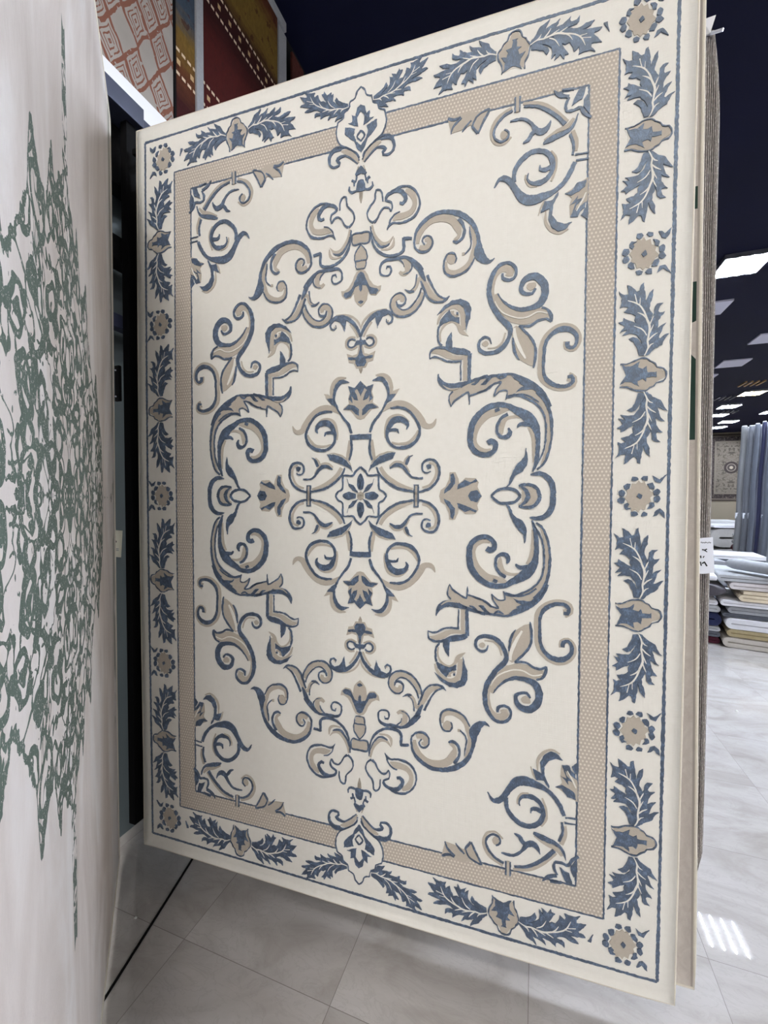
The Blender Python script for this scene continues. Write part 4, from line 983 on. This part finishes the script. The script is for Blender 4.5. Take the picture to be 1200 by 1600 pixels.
# rugs whose ends show on the left flank of the stack
for mname, z0, z1, a0, a1, b0, b1, lab in [
 ('wool_maroon', .0, .075, -.95, -.03, .07, .85, 'maroon folded rug at the foot of the left flank of the stack'),
 ('wool_slate', .078, .14, -.95, -.03, .06, .85, 'dark grey folded rug lying on the maroon one'),
 ('wool_mid', .143, .20, -.95, -.03, .05, .85, 'light grey folded rug between the dark grey and the navy one'),
 ('wool_navy', .203, .36, -.95, -.04, .04, .85, 'navy folded rug on the left flank of the stack'),
 ('wool_mid', .363, .44, -.95, -.04, .03, .85, 'grey folded rug lying on the navy one'),
 ('wool_pale', .443, .50, -.95, -.06, .03, .85, 'white folded rug beneath the dark plastic wrapped one')]:
    bm = bmesh.new(); serp(bm, -a1, -a0, b0, b1, 0, z1 - z0, 2); 
    for v in bm.verts: v.co.x = -v.co.x
    bmesh.ops.reverse_faces(bm, faces=bm.faces[:])
    o = link('folded_rug', bm, M[mname], loc=stackp(0, 0, z0 + .001), rz=SA); tag(o, lab, 'folded rug', 'folded rugs on the left flank')
# dark wrapped rug, rounded end
bm = bmesh.new(); ring = []
sec = [(cos(t) ** 1 * .34, .095 + sin(t) * .095) for t in [i * 2 * pi / 20 for i in range(20)]]
for b, s in ((-.02, .80), (.0, .95), (.05, 1), (.5, 1), (.7, 1)):
    ring.append([bm.verts.new((-.31 + x * s, b, .095 + (z - .095) * s)) for x, z in sec])
for i in range(len(ring) - 1):
    for q in range(20):
        f = bm.faces.new((ring[i][q], ring[i][(q + 1) % 20], ring[i + 1][(q + 1) % 20], ring[i + 1][q])); f.smooth = True
bm.faces.new(ring[0][::-1]); bm.faces.new(ring[-1])
o = link('folded_rug', bm, M['wool_charcoal'], loc=stackp(0, .0, .524), rz=SA); tag(o, 'charcoal rug in shiny plastic wrap, bulging out left of the beige folded one', 'folded rug')
bm = bmesh.new(); box(bm, -.9, -.065, -.03, .8, 0, .055, 0, .02)
o = link('folded_rug', bm, M['wool_pale'], loc=stackp(0, 0, .728), rz=SA); tag(o, 'pale flat folded rug lying over the dark plastic wrapped one', 'folded rug')
# loosely rolled rug on top
bm = bmesh.new(); prof = []
for i in range(46):
    t = i / 45; an = t * 4.2 * pi; r = .100 - .055 * t; prof.append((r * cos(an), r * .72 * sin(an)))
t_ = .012; R0 = []; 
for a in [i / 12 for i in range(13)]:
    s = 1.0 if a > .1 else .75 + 2.5 * a
    o_ = [bm.verts.new((a * 1.5, x * s, z * s)) for x, z in prof]
    i_ = [bm.verts.new((a * 1.5, x * s * (1 - t_ / math.hypot(x, z)), z * s * (1 - t_ / math.hypot(x, z)))) for x, z in prof]
    R0.append((o_, i_))
for j in range(12):
    for i in range(45):
        f = bm.faces.new((R0[j][0][i], R0[j][0][i + 1], R0[j + 1][0][i + 1], R0[j + 1][0][i])); f.smooth = True
        f = bm.faces.new((R0[j][1][i], R0[j + 1][1][i], R0[j + 1][1][i + 1], R0[j][1][i + 1])); f.smooth = True
for j in (0, 12):
    for i in range(45): bm.faces.new((R0[j][0][i], R0[j][1][i], R0[j][1][i + 1], R0[j][0][i + 1]))
rp0 = gz(1136, 1000); 
A0 = wpx(1135, 882, 4.75); A1 = wpx(1203, 903, 4.30); dv = (A1 - A0); L_ = dv.length
for v in bm.verts: v.co.x *= .62 / 1.5
o = link('rolled_rug', bm, M['wool_mid'], loc=stackp(.10, .40, .80 + .085), rz=atan2(dv.y, dv.x) - .05); tag(o, 'loosely rolled light grey rug lying on top of the folded stack', 'rolled rug')

# ------------------------------------------------------------------ further stacks
def far_stack(cx_, cy_, rz, items):
    z = 0
    for (mn, h, wx, wy, lab) in items:
        bm = bmesh.new(); serp(bm, -wx / 2, wx / 2, -wy / 2, wy / 2, 0, h, 2, wob=.002)
        o = link('folded_rug', bm, M[mn], loc=(cx_, cy_, z + .001), rz=rz); tag(o, lab, 'folded rug', 'folded rugs in the far stacks'); z += h + .003
def at(x, Y): return (x - 600) / 657.53 * Y
fab('wool_white', (226, 226, 230), (242, 242, 246)); fab('wool_fog', (150, 148, 146), (178, 174, 170)); fab('wool_red', (84, 22, 34), (110, 34, 44))
far_stack(at(1141, 7.0), 7.0, -.5, [
 ('wool_slate', .16, .8, .7, 'slate folded rug at the foot of the stack behind the rolled grey one'), ('wool_slate', .14, .8, .7, 'dark folded rug above the slate one behind the rolled grey one'),
 ('wool_pale', .13, .8, .7, 'pale folded rug in the stack just left of the upright rolls'), ('wool_fog', .10, .78, .7, 'foggy grey folded rug in the stack just left of the upright rolls'),
 ('wool_pale', .10, .8, .7, 'whitish folded rug second from the top left of the upright rolls'), ('wool_slate', .035, .76, .7, 'thin dark folded rug under the top white one'),
 ('wool_white', .07, .78, .7, 'bright white folded rug on top of the stack left of the upright rolls')])
far_stack(at(1136, 10.3), 10.3, -.2, [
 ('wool_fog', .50, .9, .8, 'tall taupe grey bundle, lower half of the pile under the bright lid'), ('wool_fog', .48, .9, .8, 'taupe grey draped bundle behind the small white stack'),
 ('wool_white', .07, .95, .85, 'thin bright white rug topping the taupe grey bundle')])
far_stack(at(1153, 9.6), 9.2, -.2, [
 ('wool_slate', .5, .5, .5, 'dark base bundle beside the upright rolls'), ('wool_red', .16, .5, .5, 'deep red folded rug peeking out beside the upright rolls'),
 ('wool_white', .09, .5, .5, 'white folded rug right above the deep red one'), ('wool_fog', .08, .5, .5, 'grey folded rug above the white one on the deep red pile'), ('wool_white', .06, .5, .5, 'white folded rug topping the deep red pile')])
far_stack(at(1108, 12.0), 12.0, -.3, [
 ('wool_fog', .55, 1.0, .8, 'lower brownish bundle partly hidden by the ribbed rug'), ('wool_fog', .42, 1.0, .8, 'upper brownish bundle partly hidden by the ribbed rug'), ('wool_white', .12, 1.2, .8, 'white pointed rug sticking out beside the ribbed rug')])
far_stack(at(1106, 6.2), 6.2, -.4, [('wool_slate', .42, .3, .6, 'dark bundle low beside the paper price tag'), ('wool_grey', .36, .3, .6, 'grey bundle on the dark one beside the paper price tag')])

# ------------------------------------------------------------------ upright rolls
cols = [('roll_ash', (150, 152, 156)), ('roll_silver', (188, 192, 204)), ('roll_pewter', (128, 132, 142)), ('roll_lilac', (176, 178, 196)), ('roll_fog', (150, 152, 164)), ('roll_ink', (36, 40, 80)), ('roll_ice', (178, 184, 202)), ('roll_steel', (112, 118, 132))]
for n_, c_ in cols: M[n_] = fabric(n_, srgb(*[int(x * .72) for x in c_]), srgb(*[int(x * .9) for x in c_]), 12, 200, rough=.5, spec=.4, stretch=(1, 1, .2))
M['tape'] = plain('white_label_tape', srgb(246, 248, 255), .5, 0, .4, .02, 30)
seq = [('roll_ash', 1157.5, 8.45, .050), ('roll_silver', 1163, 8.35, .042), ('roll_pewter', 1168, 8.3, .036), ('roll_fog', 1173, 8.2, .046), ('roll_steel', 1178, 8.12, .040), ('roll_lilac', 1183, 8.0, .050), ('roll_ink', 1188.5, 7.98, .034), ('roll_ice', 1194, 7.8, .060), ('roll_steel', 1201, 7.7, .052), ('roll_silver', 1208, 7.6, .05), ('roll_ash', 1216, 7.5, .055)]
desc = ['ash grey', 'slim silver', 'narrow pewter', 'foggy blue grey', 'steel blue', 'pale lilac grey', 'dark ink blue', 'wide ice blue', 'steel coloured', 'outer silver', 'outer ash']
posn = ['leftmost of the row', 'second of the row from the left', 'third of the row from the left', 'fourth of the row from the left', 'fifth of the row from the left', 'just left of the dark ink blue one', 'between the lilac and the wide ice blue one', 'right of the dark ink blue one', 'cut by the photo right edge', 'beyond the right edge of the photo', 'furthest beyond the right edge of the photo']
for i, (mn, x, Yd, rad) in enumerate(seq):
    H = 3.12 - .01 * (i % 3); Yd = 8.44 - .083 * i + .17 * (i % 2); r = empty('carpet_roll', (at(x, Yd) - .10, Yd, 0))
    tag(r, 'upright %s carpet roll, %s' % (desc[i], posn[i]), 'carpet roll', 'carpet rolls standing upright')
    bm = bmesh.new(); tube(bm, [(.13 * q / 12 , .01 * sin(q), .002 + (H - .02) * q / 12) for q in range(13)], [rad * (1 + .04 * sin(q * 1.7 + i)) for q in range(13)], 18)
    link('wrapped_roll', bm, M[mn], r)
    bm = bmesh.new(); tube(bm, [(.13, .0, H - .018), (.13, 0, H)], rad * .8, 14); link('end_cap', bm, M['wool_white'], r)
    if i in (0, 2, 3, 5, 7):
        zz = 1.33 - .02 * (i > 4); bm = bmesh.new(); cx0 = .13 * zz / H
        tube(bm, [(cx0, -.002, zz - .055), (cx0 + .004, -.002, zz + .055)], rad * 1.1, 18); link('label_band', bm, M['tape'], r)

# ------------------------------------------------------------------ ornate rug on the far wall
k = NT('ornate_far_rug'); v = k.coord(); sep = k.n('ShaderNodeSeparateXYZ'); k.l(v, sep.inputs[0])
X = k.math('ABSOLUTE', sep.outputs[0]); Z = k.math('ABSOLUTE', sep.outputs[2]); hw, hh = 1.06, 1.70
d_ = k.math('MINIMUM', k.math('SUBTRACT', hw, X), k.math('SUBTRACT', hh, Z))
cmb = k.n('ShaderNodeCombineXYZ'); k.l(X, cmb.inputs[0]); k.l(Z, cmb.inputs[2])
n1 = k.noise(cmb.outputs[0], 7, 4, .6, 1.0); n2 = k.noise(cmb.outputs[0], 14, 3, .6, .6)
field = k.ramp(n1, [(.4, srgb(72, 66, 60)), (.5, srgb(108, 101, 92)), (.6, srgb(94, 87, 79))])
brd = k.ramp(n2, [(.5, srgb(48, 42, 42)), (.62, srgb(90, 82, 76))])
c = k.mix(k.math('LESS_THAN', d_, .42), field, srgb(104, 97, 87))
c = k.mix(k.math('LESS_THAN', d_, .34), c, brd); c = k.mix(k.math('LESS_THAN', d_, .12), c, srgb(90, 83, 75)); c = k.mix(k.math('LESS_THAN', d_, .05), c, srgb(60, 52, 50))
rr = k.math('SQRT', k.math('ADD', k.math('MULTIPLY', X, X), k.math('MULTIPLY', Z, Z)))
med = k.ramp(rr, [(.0, srgb(150, 140, 126)), (.07, srgb(150, 140, 126)), (.075, srgb(66, 60, 58)), (.16, srgb(66, 60, 58)), (.17, srgb(120, 112, 104)), (.2, srgb(54, 48, 47)), (.30, srgb(60, 54, 52))], 'CONSTANT')
c = k.mix(k.math('LESS_THAN', rr, k.math('MULTIPLY_ADD', n2, .08, .27)), c, med)
cor = k.math('GREATER_THAN', k.math('ADD', k.math('MULTIPLY', X, .9), k.math('MULTIPLY', Z, .8)), k.math('MULTIPLY_ADD', n1, .5, 1.22))
c = k.mix(k.math('MULTIPLY', cor, k.math('GREATER_THAN', d_, .44)), c, srgb(84, 78, 74))
k.set(c, .9, 0, .1); k.bump(k.noise(v, 60, 3), .3, .004); M['ornate'] = k.m
Yw = 20.9
cxw = at(1151, Yw); base = Vector((cxw, Yw, 1.66)); be = base.dot(E1)
bm = bmesh.new(); box(bm, -1.06, 1.06, -.03, 0, -1.70, 1.70, 0, .006)
o = link('wall_rug', bm, M['ornate'], loc=bp(be, 26.38, 1.66 + 1.70), rz=BROT); tag(o, 'ornate dark bordered rug with round medallion hung on the far wall', 'rug')
